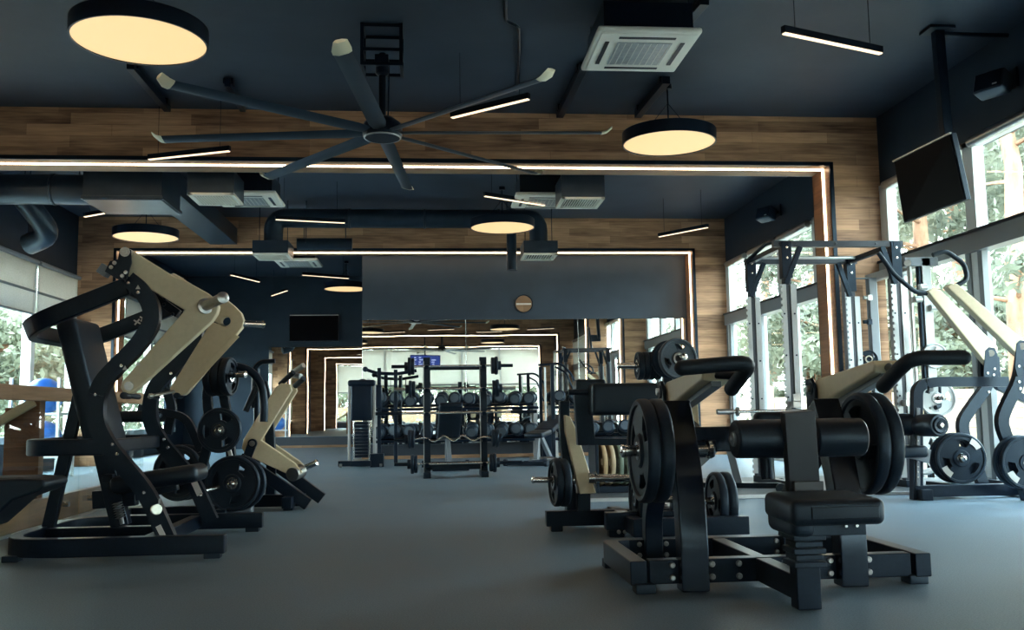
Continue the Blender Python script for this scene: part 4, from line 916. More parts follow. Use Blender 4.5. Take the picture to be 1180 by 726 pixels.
# high pulley tower right of the bench
xt, yt = 1.93, 14.9
t = thing('pulley_tower', 'tall slim cable pulley tower in front of the mirror, right of the barbell rack', 'exercise machine', (xt, yt, 0))
b = BM(); box2(b, (xt-.03, yt-.03, 0), (xt+.03, yt+.03, 1.56)); box2(b, (xt-.2, yt+.1, 0), (xt-.15, yt+.15, 1.52)); obj('tower_post', b, 'black', t)
b = BM(); tube(b, [(xt-.22, yt, 1.54), (xt+.15, yt, 1.56), (xt+.32, yt, 1.38), (xt+.40, yt-.1, 1.0)], .02, 10, .08); tube(b, [(xt+.02, yt-.2, 1.5), (xt+.2, yt-.2, 1.4), (xt+.34, yt-.25, 1.0)], .016, 10, .05); obj('top_arm', b, 'black', t, bevel=0)
b = BM(); cyl(b, (xt-.12, yt-.03, .1), (xt-.12, yt-.03, 1.5), .016, 10); obj('guide_rod', b, 'silver', t, bevel=0)
b = BM(); flat(b, [(xt-.35, yt-.2, .04), (xt+.15, yt-.2, .04)], .08, .07, (0, 0, 1)); flat(b, [(xt, yt-.4, .04), (xt, yt+.3, .04)], .08, .07, (0, 0, 1)); box2(b, (xt-.18, yt-.1, .06), (xt-.04, yt+.1, .6)); obj('base_frame', b, 'black', t)
b = BM(); tube(b, [(xt-.42, yt-.35, .07), (xt-.05, yt-.35, .07)], .035, 12, 0); obj('foot_bar', b, 'steel', t, bevel=0)
# cable station with hanging grips, left of the rack in front of the mirror
xs, ys = at_y(456, 450, 15.6).x, 15.6
t = thing('cable_station', 'dark cable station with hooked-on grips, behind the left end of the barbells', 'exercise machine', (xs, ys, 0))
b = BM()
for px in (437, 456): x = at_y(px, 450, ys).x; box2(b, (x-.03, ys-.03, 0), (x+.03, ys+.03, 1.52 if px == 456 else 1.55))
tube(b, [at_y(422, 426, ys), at_y(434, 430, ys), at_y(457, 431, ys), at_y(480, 427, ys)], .028, 10, .05); box2(b, (at_y(437, 450, ys).x-.05, ys-.3, 0), (at_y(437, 450, ys).x+.05, ys+.25, .06)); obj('frame', b, 'black', t)
b = BM(); bmesh.ops.create_uvsphere(b, u_segments=16, v_segments=10, radius=.045, matrix=Matrix.Translation(at_y(421, 425.5, ys))); obj('end_ball', b, 'black', t, bevel=0)
b = BM(); cushion(b, at_y(431, 457, ys), (.26, .12, .38), None, .02); obj('side_panel', b, 'black', t, bevel=0)
b = BM(); tube(b, [at_y(410, 440, ys), at_y(418, 437, ys), at_y(427, 440, ys)], .012, 8, .03); cyl(b, at_y(463, 432, ys), at_y(463, 470, ys), .009, 8); cyl(b, at_y(443, 432, ys), at_y(443, 450, ys), .006, 6); tube(b, [at_y(443, 450, ys), at_y(447, 455, ys), at_y(450, 450, ys)], .01, 6, .02); obj('hanging_grip', b, 'black', t, bevel=0)

# ------------------------------------------------------------------ right foreground machine
t = thing('abdominal_crunch_machine', 'large black seated machine with two beige arms, thigh rollers and seat in the right foreground', 'exercise machine', (1.55, 4.3, 0))
yf, yr = 4.20, 4.86; zl, zh = .045, .135
b = BM(); zc, hh = .085, .105
flat(b, [(.955, yf, zc), (2.16, yf, zc)], .07, hh, (0, 0, 1)); flat(b, [(.98, yr, zc), (2.14, yr, zc)], .07, hh, (0, 0, 1))
flat(b, [(.905, yf-.05, zc), (.905, yr-.02, zc), (1.0, yr, zc)], .075, hh, (0, 0, 1), .06); flat(b, [(2.21, yf-.05, zc), (2.21, yr+.02, zc)], .075, hh, (0, 0, 1))
obj('base_frame', b, 'black', t, bevel=.006)
XM = 1.475
b = BM(); flat(b, [(XM, 4.20, zc), (XM, 3.72, zc)], .07, .10, (0, 0, 1)); flat(b, [(XM, 4.24, zc), (XM, 4.83, zc)], .07, .1, (0, 0, 1)); obj('seat_spine', b, 'black', t, bevel=.006)
for x, y in ((.93, yf-.03), (2.19, yf), (.92, yr), (2.2, yr)):
    b = BM(); cushion(b, (x, y, .02), (.09, .09, .045), None, .008); obj('foot', b, 'rubber', t, bevel=0)
for x in (1.148, 1.87):
    for yy, prof in ((yf-.045, [(yf-.045, .005), (yf-.045, .28), (yf+.02, .55), (yf+.17, .82)]),):
        b = BM(); flat(b, [(x, y_, z_) for y_, z_ in prof], .10, .125, (1, 0, 0), .15); up = obj('front_upright', b, 'bronze', t, bevel=.008)
        b = BM()
        for s in (-1, 1):
            for z in (.06, .115): bolt(b, (x+s*.09, yf-.036, z), (0, -1, 0), .014, .012)
        obj('bolts', b, 'steel', up, bevel=0)
    b = BM(); flat(b, [(x-.02, yr-.035, .03), (x-.02, yr-.035, .3), (x, yf+.12, .72)], .08, .09, (1, 0, 0), .12); up = obj('rear_upright', b, 'black', t, bevel=.006)
    b = BM()
    for s in (-1, 1):
        for z in (.06, .115): bolt(b, (x-.02+s*.07, yr-.036, z), (0, -1, 0), .013, .01)
    obj('bolts', b, 'steel', up, bevel=0)
b = BM()
for x, z in ((1.36, .06), (1.36, .115), (1.57, .06), (1.57, .115)): bolt(b, (x, yf-.036, z), (0, -1, 0), .014, .012)
obj('spine_bolts', b, 'steel', t, bevel=0)
b = BM(); flat(b, [(1.14, yf+.12, .66), (1.87, yf+.12, .66)], .09, .115, (0, 0, 1)); obj('cross_beam', b, 'bronze', t, bevel=.006)
# seat mast
b = BM(); flat(b, [(XM+.01, 3.72, .005), (XM+.01, 3.72, .2)], .075, .10, (1, 0, 0)); obj('mast_foot', b, 'black', t, bevel=.006)
b = BM()
for k in range(5): w__ = .066 if k % 2 == 0 else .056; box2(b, (XM+.01-w__, 3.72-w__, .172+k*.026), (XM+.01+w__, 3.72+w__, .194+k*.026))
box2(b, (XM-.035, 3.675, .18), (XM+.05, 3.76, .4)); obj('bellows', b, 'rubber', t, bevel=.004)
b = BM(); flat(b, [at_y(927, 578, 3.68), at_y(925, 560, 3.66), at_y(919, 474, 3.63)], .05, .125, (1, 0, 0), .0); mm = obj('mast_plate', b, 'slate', t, bevel=.004)
q = at_y(924, 561, 3.66); XM = q.x; b = BM(); box(b, (XM+.01, q.y, q.z), (.12, .10, .05)); box(b, (XM+.012, q.y, q.z-.035), (.105, .09, .02)); obj('mast_collar', b, 'slate', t)
XM = 1.475
b = BM(); cyl(b, (XM-.06, 3.90, .50), (XM-.06, 3.93, .72), .03, 12); obj('mast_rod', b, 'black', t, bevel=0)
ym = at_x(919, 505, XM).y; ym = 3.72
zro = at_y(905, 505, ym).z
for s, (xa, xb) in ((-1, (at_y(846, 505, ym).x, at_y(902, 505, ym).x)), (1, (at_y(936, 505, ym).x, at_y(993, 505, ym).x))):
    b = BM(); r = .078; prof = [(0, xa)]
    for k in range(13):
        u = k/12; rr = r*(.97+.03*math.sin(PI*u)**.6) if 0 < k < 12 else r*.90
        prof.append((rr, xa+(xb-xa)*(u if 1 < k < 11 else (0, .035, 0, 0, 0, 0, 0, 0, 0, 0, 0, .965, 1)[k])))
    prof.append((0, xb)); lathe(b, prof, (0, ym, zro), (1, 0, 0), 36)
    ro = obj('thigh_roller', b, 'pad', t, bevel=0)
    b = BM(); xe = xa if s < 0 else xb; lathe(b, [(0, 0), (.03, 0), (.03, .008), (.012, .012), (.012, .02), (0, .02)], (xe, ym, zro), (s, 0, 0), 20); obj('end_cap', b, 'greyp', ro, bevel=0)
b = BM(); cyl(b, (at_y(850, 505, ym).x, ym, zro), (at_y(990, 505, ym).x, ym, zro), .02, 14); obj('roller_axle', b, 'steel', t, bevel=0)
b = BM(); cushion(b, at_y(888, 486, 4.05), (.15, .08, .09), None, .03); obj('belly_pad', b, 'pad', t, bevel=0)
# seat
b = BM(); sz = (.35, .30, .095); sc_ = V((1.452, 3.44, .428))
cushion(b, sc_, sz, Matrix.Rotation(.03, 3, 'X'), .028, 5); se = obj('seat', b, 'pad', t, bevel=0)
b = BM(); cushion(b, sc_+V((0.02, -.151, -.004)), (.25, .008, .045), Matrix.Rotation(.03, 3, 'X'), .005); obj('seat_panel', b, 'foam', se, bevel=0)
b = BM(); cushion(b, (1.33, 3.45, .39), (.09, .27, .11), None, .03); box2(b, (1.32, 3.36, .335), (1.58, 3.55, .39)); box2(b, (1.44, 3.5, .33), (1.52, 3.70, .39)); obj('seat_bracket', b, 'rubber', t, bevel=.004)
b = BM(); bolt(b, (1.50, 3.355, .37), (0, -1, 0), .008); bolt(b, (1.54, 3.355, .37), (0, -1, 0), .008); obj('seat_bolts', b, 'chrome', t, bevel=0)
# beige arms, grips and horns
for i, (x0, e0, e1, rear, hp) in enumerate(((1.31, (826, 424), (826, 435), (783, 462), ((843, 448), (867, 417), (786, 424))), (2.07, (1023, 415), (1023, 440), (955, 455), ((1018, 445), (1049, 412), (1110, 412))))):
    sg = -1 if i == 0 else 1
    yfr, yre = 4.12, 4.78
    ft, fb = at_x(*e0, x0), at_x(*e1, x0)
    zt_ = at_y(e0[0], e0[1], yfr).z; x0 = at_y(e0[0], e0[1], yfr).x
    rt = at_y(772 if i == 0 else 938, 440 if i == 0 else 437, yre).z
    prof = [V((x0, yfr, zt_-.0)), V((x0, yfr-.02, zt_-.02)), V((x0, yfr, zt_-.055)), V((x0, yre-.1, rt-.12)), V((x0, yre-.12, rt-.30)), V((x0, yre+.03, rt-.30)), V((x0, yre+.05, rt-.03)), V((x0, yre-.02, rt))]
    b = BM(); plate2d(b, [prof], (1, 0, 0), .145); ar = obj('lever_arm', b, 'beige', t, bevel=.012)
    b = BM(); fl = (prof[3]-prof[2]); pa = prof[2]+fl*.03-V((0, 0, .012)); pb = prof[2]+fl*.97-V((0, 0, .012)); flat(b, [pa, pb], .05, .03, (0, 0, 1)); obj('arm_groove', b, 'greyp', ar)
    xb_ = x0-.09; b = BM(); plate2d(b, [[V((xb_, yre+.06, rt-.0)), V((xb_, yre-.01, rt+.005)), V((xb_, yre-.05, rt-.05)), V((xb_, yre-.06, rt-.25)), V((xb_, yre+.06, rt-.25))]], (1, 0, 0), .018); cyl(b, (xb_-.015, yre, rt-.05), (xb_+.015, yre, rt-.05), .035, 24)
    obj('pivot_bracket', b, 'black', t, bevel=.004)
    b = BM(); cyl(b, (xb_-.03, yre, rt-.05), (xb_+.18, yre, rt-.05), .018, 20); obj('pivot_pin', b, 'steel', t, bevel=0)
    yc = yfr-.22
    h0 = at_y(*hp[0], yfr-.05); h1 = at_y(*hp[1], yc); h2 = at_y(*hp[2], yc-.02 if i else yc+.02)
    b = BM(); tube(b, [h0, h1, h2], .033, 18, .07)
    for e_, o__ in ((h0, h1), (h2, h1)): bmesh.ops.create_uvsphere(b, u_segments=18, v_segments=10, radius=.033, matrix=Matrix.Translation(e_))
    obj('grip', b, 'foam', ar, bevel=0)
    b = BM(); tube(b, [(x0, yfr, zt_-.03), (h1.x*.5+h0.x*.5, yfr-.1, (h0.z+h1.z)/2)], .02, 12, 0); obj('grip_bar', b, 'black', ar, bevel=0)
    px_ = .995 if i == 0 else 2.03; pz = .615 if i == 0 else .63
    hn = horn(t, (x0 if i == 0 else 1.9, 4.25, pz), (px_+sg*.13, 4.25, pz), .026)
    for k in (0, 1):
        weight_plate((px_-sg*.03+sg*.062*k, 4.25, pz), (1, 0, 0), .236, .058, '%s of the two big black plates on the %s side of the right foreground machine' % (('inner', 'outer')[k], ('left', 'right')[i]), spin=.4+k)
    b = BM(); flat(b, [(1.20 if i == 0 else 1.84, yf+.08, .62), (x0, 4.25, pz), (x0, yre-.02, rt-.2)], .07, .06, (1, 0, 0), .05); obj('lever_link', b, 'black', t)
# ------------------------------------------------------------------ machines behind the right foreground one
YE = 6.35
t = thing('leg_curl_machine', 'black machine with square roller pad and beige side panel, left behind the crunch machine', 'exercise machine', (1.2, YE, 0))
b = BM(); x0, x1 = at_y(629, 600, YE).x, at_y(752, 600, YE).x
flat(b, [(x0, YE, .085), (x1+.25, YE, .085)], .08, .10, (0, 0, 1)); flat(b, [(x0+.28, YE, .085), (x0+.28, YE+.8, .085)], .08, .1, (0, 0, 1)); flat(b, [(x1+.2, YE-.3, .085), (x1+.2, YE+.8, .085)], .08, .1, (0, 0, 1)); box2(b, (x0+.03, YE-.04, 0), (x0+.11, YE+.04, .04)); obj('base_frame', b, 'black', t, bevel=.006)
b = BM(); flat(b, ptsY([(659, 600), (657, 560), (650, 500), (650, 462)], YE+.08), .07, .07, (0, 1, 0), .1); flat(b, ptsY([(672, 600), (672, 568)], YE), .09, .07, (0, 1, 0)); obj('upright', b, 'black', t, bevel=.006)
b = BM(); plate2d(b, [ptsY([(650, 478), (656, 480), (663, 494), (686, 568), (667, 569), (651, 497)], YE)], (0, 1, 0), .08); si = obj('side_panel', b, 'beige', t, bevel=.008)
horn(si, at_y(684, 551, YE-.02), at_y(735, 551, YE-.06), .026); horn(si, at_y(662, 553, YE+.02), at_y(614, 553, YE-.02), .02)
b = BM(); cyl(b, at_y(678, 551, YE-.05), at_y(684, 551, YE-.05), .036, 20); obj('horn_end', b, 'chrome', si, bevel=0)
yb = 6.1
b = BM(); plate2d(b, [ptsY([(661, 454), (680, 454), (685, 505), (738, 505), (738, 513), (665, 513)], yb)], (0, 1, 0), .07); br = obj('pad_bracket', b, 'black', t, bevel=.004)
b = BM(); cushion(b, at_y(679, 447, yb+.05), (.2, .16, .11), None, .02); cyl(b, at_y(655, 452, yb-.03), at_y(700, 452, yb-.03), .02, 12); obj('pad_mount', b, 'black', t, bevel=0)
b = BM(); tag(obj('mount_bush', cyl(b, at_y(683, 458, yb-.06), at_y(688, 458, yb-.06), .02, 14), 'beige', br, bevel=0), 'small beige bush')
c = at_y(720, 460, 6.0); b = BM(); cushion(b, c, (at_y(760, 460, 6).x-at_y(680, 460, 6).x, .2, .205), None, .03, 5); obj('roller_pad', b, 'pad', t, bevel=0)
b = BM(); plate2d(b, [ptsY([(757, 444), (768, 444), (769, 476), (764, 492), (757, 490)], 6.05)], (0, 1, 0), .05); cyl(b, at_y(762, 452, 6.0), at_y(762, 452, 6.1), .03, 16); obj('pad_end_bracket', b, 'black', t)
for k in range(2): weight_plate(at_y(641+k*8, 556, YE+.01-.01*k), (1, .1, 0), .16, .05, '%s of two plates on the left horn of the beige-sided roller pad machine' % ('outer', 'inner')[k], spin=k)
# upper weight bar
cu = at_y(748, 421.5, 6.55); horn(t, cu+V((.35, 0, 0)), at_y(712, 421.5, 6.55), .022)
for k in range(4): weight_plate(cu+V((-.07+.042*k, 0, 0)), (1, 0, 0), .10, .038, '%s small plate from the left on the short horn above the roller pad' % ORD[k], spin=k*.5)
cf = at_y(781, 413.5, 6.4); weight_plate(cf, (.22, -1, .05), .145, .04, 'round slotted plate facing the camera above the left beige arm', 'rubber2', spin=1.1); horn(t, cf+V((-.04, .15, 0)), cf+V((.03, -.06, 0.01)), .02, False)
weight_plate(cf+V((-.045, .07, -.0)), (.22, -1, .05), .135, .04, 'plate tucked right behind the slotted round one above the left beige arm', 'rubber', spin=.3)
b = BM(); flat(b, [cf+V((-.03, .16, 0)), cf+V((-.05, .2, -.5)), cf+V((-.05, .2, -1.0))], .06, .06, (0, 1, 0), .1); flat(b, [cu+V((.28, 0, 0)), cu+V((.3, .02, -.5)), (cu.x+.3, YE+.3, .1)], .06, .06, (0, 1, 0), .1); obj('rear_upright', b, 'black', t)
# low machine whose plates show under the cross beam
YL = 5.75
t = thing('low_row_machine', 'low black machine frame with plates on both sides, showing under the right foreground machine', 'exercise machine', (1.6, YL, 0))
b = BM(); xa, xb = at_y(706, 610, YL).x, at_y(862, 620, YL).x
flat(b, [(xa, YL+.25, .1), (xa+.5, YL+.25, .1)], .08, .11, (0, 0, 1)); flat(b, [(xa+.12, YL, .085), (xb, YL, .085)], .08, .11, (0, 0, 1)); flat(b, [(xb-.3, YL+.02, .085), (xb-.3, YL+.8, .085)], .08, .1, (0, 0, 1)); flat(b, [(xa+.16, YL, .085), (xa+.16, YL+.8, .085)], .08, .1, (0, 0, 1)); box2(b, (xa+.02, YL+.22, 0), (xa+.12, YL+.3, .05)); obj('base_frame', b, 'black', t, bevel=.006)
b = BM(); flat(b, ptsY([(780, 615), (780, 570), (790, 520)], YL+.3), .08, .07, (0, 1, 0)); obj('upright', b, 'black', t)
b = BM()
for px in (705+8, 712+8, 851, 857): bolt(b, at_y(px, 613 if px < 800 else 624, YL+(.21 if px < 800 else -.04)), (0, -1, 0), .013, .01)
obj('bolts', b, 'steel', t, bevel=0)
cr_ = at_y(831, 577, 6.0); cl_ = at_y(741, 575, 6.0)
horn(t, (cl_.x+.1, 6.0, cl_.z), (cr_.x-.06, 6.0, cr_.z), .022); horn(t, cr_-V((.1, 0, 0)), cr_+V((.09, 0, 0)), .022, False)
for c_, s, nm in ((cr_, 1, 'right'), (cl_, -1, 'left')):
    for k in (0, 1): weight_plate(c_+V((s*(-.03+.06*k), 0, 0)), (1, 0, 0), .185, .056, '%s plate on the %s side of the low machine under the right foreground machine' % (('inner', 'outer')[k], nm), spin=k+.2)

# mat and power rack
b = BM(); box2(b, (1.3, 8.30, 0), (4.9, 10.4, .03)); single('gym_mat', b, 'mat_', 'thin dark lifting mat with a pale front edge under the power rack', 'mat', origin=(3, 9, 0))
b = BM(); box2(b, (1.3, 8.27, 0), (4.9, 8.30, .032)); single('mat_reflection', b, 'silver', 'pale painted edging strip along the front of the lifting mat', 'reflection', origin=(3, 8.28, 0))  # pale strip stands in for the floor's light reflection before the mat
QF, QR, QX = 9.25, 10.3, (3.42, 4.42)
QF = 8.75; QR = 9.75
QX = (at_y(905, 300, QF).x, at_y(1031, 300, QF).x)
HT = at_y(905, 279, QF).z
t = thing('power_rack', 'tall power rack with silver perforated uprights and dark blue pull-up beams, by the right windows', 'rack', ((QX[0]+QX[1])/2, 9.3, 0))
for x in QX:
    for y in (QF, QR):
        b = BM(); box2(b, (x-.035, y-.035, .03), (x+.035, y+.035, HT)); up = obj('upright', b, 'navyd' if y == QF else 'navyd', t)
        b = BM(); box2(b, (x-.05, y-.045, HT-.36), (x+.05, y+.045, HT+.0)); obj('top_sleeve', b, 'black', up)
        zt_ = HT-.42
        for s in (-1, 1):
            # perforated strip: plate with notches cut in its outer edge
            b = BM(); pts = []; xo, xi = x+s*.078, x+s*.022; z = .12
            pts.append(V((xi, y-.04, z))); pts.append(V((xo, y-.04, z)))
            if s == -1:
                while z < zt_-.06:
                    for dz, dx in ((.03, 0), (.03, .014), (.055, .014), (.055, 0)): pts.append(V((xo+(-s)*dx, y-.04, z+dz)))
                    z += .06
            pts.append(V((xo, y-.04, zt_))); pts.append(V((xi, y-.04, zt_)))
            plate2d(b, [pts], (0, 1, 0), .012); st = obj('hole_strip', b, 'silver', up, bevel=0)
            b = BM()
            for z in (.3, .9, 1.3, 1.7, 2.0):
                if z < zt_: bolt(b, (x+s*.05, y-.047, z), (0, -1, 0), .009, .006)
            obj('bolts', b, 'black', st, bevel=0)
        b = BM()
        for z in (HT-.06, HT-.16): bolt(b, (x, y-.046, z), (0, -1, 0), .014, .008)
        obj('bolts', b, 'chrome', up, bevel=0)
    b = BM(); flat(b, [(x, QF-.05, HT-.03), (x, QR+.05, HT-.03)], .06, .05, (0, 0, 1)); obj('side_beam', b, 'black', t)
    b = BM(); flat(b, [(x, QF-.06, .06), (x, QR+.06, .06)], .08, .07, (0, 0, 1)); obj('side_foot', b, 'black', t)
    for y, s in ((QF, 1), (QR, 1)):
        b = BM(); flat(b, [(x-.02, y-.03, HT-.42), (x+(.14 if x == QX[0] else -.14), y-.03, HT-.05)], .05, .04, (0, 1, 0)); obj('gusset', b, 'black', t)
b = BM(); flat(b, [(QX[0]-.12, QF, HT-.02), (QX[1]+.08, QF, HT-.02)], .06, .06, (0, 1, 0))
for x in (QX[0]-.06, QX[0]+.1, QX[0]+.5, QX[1]-.2, QX[1]): bolt(b, (x, QF-.03, HT-.02), (0, -1, 0), .013)
obj('front_beam', b, 'navyd', t)
b = BM(); flat(b, [(QX[0]-.06, QR, HT-.03), (QX[1]+.08, QR, HT-.03)], .06, .06, (0, 1, 0)); obj('rear_beam', b, 'navyd', t)
b = BM(); flat(b, [(QX[0], QR, .3), (QX[1], QR, .3)], .06, .06, (0, 1, 0)); obj('low_beam', b, 'black', t)
b = BM(); tube(b, [(QX[0]-.05, QR-.05, HT-.03), (QX[0]+.0, QF+.45, HT+.08), (QX[0]+.1, QF+.3, HT+.05)], .02, 10, .08); obj('pull_up_grip', b, 'black', t, bevel=0)
b = BM(); tube(b, [(QX[0]+.05, QR-.2, HT-.02), (QX[1], QR-.2, HT-.02)], .018, 10, 0); obj('pull_up_bar', b, 'steel', t, bevel=0)
for x in QX:
    b = BM(); box2(b, (x-.04, QF-.14, .80), (x+.04, QF-.05, .86)); box2(b, (x-.04, QF-.15, .86), (x+.04, QF-.13, .93)); obj('bar_hook', b, 'steel', t)
# barbell and bench of the rack
t = thing('barbell', 'chrome barbell lying across the power rack at hip height', 'barbell', (3.2, QF-.35, .8))
yb = QF-.11; zb = at_y(870, 474, yb).z; b = BM(); xa, xb = at_y(826, 474, yb).x, at_y(1000, 474, yb).x; cyl(b, (xa, yb, zb), (xb, yb, zb), .015, 14); obj('bar', b, 'chrome', t, bevel=0)
b = BM(); cyl(b, (xa-.0, yb, zb), (xa+.16, yb, zb), .026, 14); cyl(b, (xb-.0, yb, zb), (xb+.2, yb, zb), .026, 14); lathe(b, [(.015, -.02), (.045, -.01), (.045, .01), (.015, .02)], (xa+.2, yb, zb), (1, 0, 0), 16); cyl(b, at_y(906, 474, yb), at_y(924, 474, yb), .022, 14); obj('sleeve', b, 'steel', t, bevel=0)
bench(2.9, 9.1, 1.2, 'adjustable bench with raised back in front of the power rack, seen between the beige arms', 35)
# incline lever machine beyond
def lever_back(x, y, rz, lab, plates=True):
    t = thing('chest_press_machine', lab, 'exercise machine', (x, y, 0), rz); k = dict(world=False)
    b = BM(); flat(b, [(-.5, 0, .06), (.5, 0, .06)], .08, .08, (0, 0, 1)); flat(b, [(0, -.5, .06), (0, .6, .06)], .08, .08, (0, 0, 1)); obj('base_frame', b, 'black', t, **k)
    b = BM(); flat(b, [(0, .5, .08), (0, .35, .9), (0, .1, 1.25)], .08, .07, (1, 0, 0), .1); obj('upright', b, 'black', t, **k)
    for s in (-1, 1):
        b = BM(); flat(b, [(s*.12, .2, 1.2), (s*.3, -.1, 1.05), (s*.42, -.2, .75)], .07, .05, (0, 1, 0), .1); obj('lever_arm', b, 'greyp', t, **k)
        b = BM(); tube(b, [(s*.42, -.2, .75), (s*.42, -.45, .78), (s*.3, -.5, .78)], .02, 10, .05); obj('grip', b, 'foam', t, bevel=0, **k)
    b = BM(); cushion(b, (0, -.1, .45), (.32, .36, .08), None, .03); obj('seat', b, 'pad', t, bevel=0, **k)
    b = BM(); cushion(b, (0, .16, .8), (.3, .08, .6), Matrix.Rotation(-.2, 3, 'X'), .03); obj('back_pad', b, 'pad', t, bevel=0, **k)
    return t
lever_back(2.75, 7.75, .5, 'dark chest press machine between the two beige arms, in front of the lifting mat') if False else None
# plate tree with coloured discs
t = thing('plate_rack', 'low black rack holding a row of coloured bumper plates on the lifting mat', 'rack', (1.75, 8.95, .03))
px0, px1 = at_y(686, 540, 9.0), at_y(732, 540, 9.0)
b = BM(); box2(b, (px0.x-.03, 8.8, .03), (px0.x+.0, 9.2, .5)); box2(b, (px1.x, 8.8, .03), (px1.x+.03, 9.2, .5)); box2(b, (px0.x, 8.82, .03), (px1.x, 8.88, .09)); box2(b, (px0.x, 9.12, .03), (px1.x, 9.18, .09)); box2(b, (px0.x, 9.15, .4), (px1.x, 9.2, .46)); obj('frame', b, 'black', t)
cols = [('tan', (.45, .33, .18)), ('cream', (.5, .42, .27)), ('grey-green', (.16, .22, .17)), ('pale green', (.3, .38, .3)), ('black', (.02, .03, .04))]
for k, (cn, cc) in enumerate(cols):
    M['bump%d' % k] = mat('%s_bumper' % cn.replace('-', '_').replace(' ', '_'), cc, .5)
    x = px0.x+.04+(px1.x-px0.x-.08)*k/4; weight_plate((x, 9.0, .30), (1, .12, 0), .215, .045, '%s bumper plate standing edge-on in the low plate rack' % cn, 'bump%d' % k, 'coloured bumper plates', hub='steel')

# cable crossover by the right wall, with silver plates
YJ = 9.05
t = thing('smith_machine', 'grey framed cable machine with silver guide rods by the right windows', 'exercise machine', (4.6, YJ, 0))
for px, w_ in ((1056, .05), (1073, .09)):
    x = at_y(px, 450, YJ).x; b = BM()
    if px == 1056: cyl(b, (x, YJ, .05), (x, YJ, at_y(px, 298, YJ).z), .024, 14)
    else: box2(b, (x-w_/2, YJ-.05, 0), (x+w_/2, YJ+.05, at_y(px, 298, YJ).z))
    obj('guide_rod' if px == 1056 else 'frame_post', b, 'steel' if px == 1056 else 'silver', t)
x = at_y(1066, 450, YJ).x; b = BM(); box2(b, (x-.012, YJ-.03, .05), (x+.012, YJ+.03, at_y(1066, 300, YJ).z)); obj('inner_post', b, 'black', t)
z = at_y(1060, 302, YJ).z; xa = at_y(1040, 302, YJ).x; b = BM(); box2(b, (xa, YJ-.05, z-.05), (at_y(1078, 302, YJ).x, YJ+.05, z+.04)); obj('top_beam', b, 'greyp', t)
xx = at_y(1073, 450, YJ).x
b = BM(); box2(b, (xx-.045, YJ, z-.05), (xx+.045, YJ+1.2, z+.04)); box2(b, (xx-.045, YJ+1.1, 0), (xx+.045, YJ+1.2, z)); box2(b, (at_y(1040, 575, YJ).x, YJ-.06, 0), (xx+.1, YJ+.06, .09)); box2(b, (xx-.05, YJ, 0), (xx+.05, YJ+1.2, .09)); obj('base_frame', b, 'silver', t)
b = BM(); cyl(b, at_y(1046, 303, YJ-.06), at_y(1046, 303, YJ-.12), .035, 16); obj('end_cap', b, 'steel', t, bevel=0)
for px, py in ((1060, 331), (1054, 345), (1072, 355)):
    b = BM(); cyl(b, at_y(px, py, YJ-.09), at_y(px+8, py, YJ-.09), .03, 14); box(b, at_y(px+3, py, YJ-.07), (.07, .06, .06)); obj('catch', b, 'steel', t, bevel=.003)
b = BM(); tube(b, [at_y(1082, 440, YJ-.1), at_y(1083, 468, YJ-.1), at_y(1078, 470, YJ-.14)], .022, 10, .03); obj('side_grip', b, 'foam', t, bevel=0)
for (px, py, r, dy, lab) in ((1077, 410, .125, -.07, 'small silver plate on the upper peg of the cable machine by the right windows'), (1080, 459, .18, -.1, 'medium silver plate on the middle peg of the cable machine by the right windows'), (1062, 521, .225, -.12, 'large pale plate low on the cable machine by the right windows')):
    c = at_y(px, py, YJ+dy); weight_plate(c, (-.15, -1, 0), r, .04, lab, 'silver', 'silver weight plates', spin=r*9); horn(t, c+V((0, -dy, 0)), c+V((0, -.12, 0)), .02, False)
# doorway-like rear frame
t = thing('cable_column', 'tall grey inverted-L cable frame behind the power rack', 'exercise machine', (4.4, 9.98, 0))
yj = 10.02
b = BM(); x0 = at_y(979, 400, yj).x; x1 = at_y(1008, 400, yj).x; zt_ = at_y(995, 321, yj).z
flat(b, [(x0, yj, .03), (x0, yj, zt_), (x1, yj, zt_), (x1, yj, .03)], .09, .08, (0, 1, 0), 0); box2(b, (x0-.06, yj-.25, .03), (x0+.06, yj+.25, .09)); box2(b, (x1-.06, yj-.25, .03), (x1+.06, yj+.25, .09)); obj('frame', b, 'greyp', t)
for py in (343, 371, 413):
    b = BM(); cyl(b, at_y(995, py, yj-.05), at_y(1003, py, yj-.05), .022, 12); box(b, at_y(1002, py, yj-.06), (.05, .04, .06)); obj('pulley_catch', b, 'steel' if py == 343 else 'black', t, bevel=.002)
weight_plate(at_y(1001, 414, yj-.1), (-.2, -1, 0), .1, .04, 'small dark plate on the grey inverted-L frame behind the power rack')

# ------------------------------------------------------------------ right: pulldown machine with long beige arms
KF, KN, KS = 8.15, 7.55, 7.85
t = thing('pulldown_machine', 'black pulldown machine with two long slanting beige arms at the right edge', 'exercise machine', (4.6, KS, 0))
b = BM(); xa = at_y(1052, 575, KS).x; zz = .07
flat(b, [(xa, KS, zz), (5.2, KS, zz)], .08, .10, (0, 0, 1)); flat(b, [(5.12, KN-.25, zz), (5.12, KF+.35, zz)], .08, .1, (0, 0, 1)); flat(b, [(4.55, KS, zz), (4.55, KF+.2, zz)], .08, .09, (0, 0, 1)); box2(b, (xa+.02, KS-.12, 0), (xa+.12, KS+.08, .09)); obj('base_frame', b, 'black', t, bevel=.006)
b = BM(); flat(b, [at_y(1056, 578, KS), at_y(1056, 445, KS), at_y(1075, 440, KS), at_y(1160, 440, KS)], .085, .07, (0, 1, 0), .22); obj('seat_post', b, 'black', t, bevel=.008)
b = BM(); flat(b, [at_y(1058, 470, KS-.04), at_y(1058, 560, KS-.04)], .035, .01, (0, 1, 0)); ps = obj('adjuster_strip', b, 'greyp', t)
b = BM()
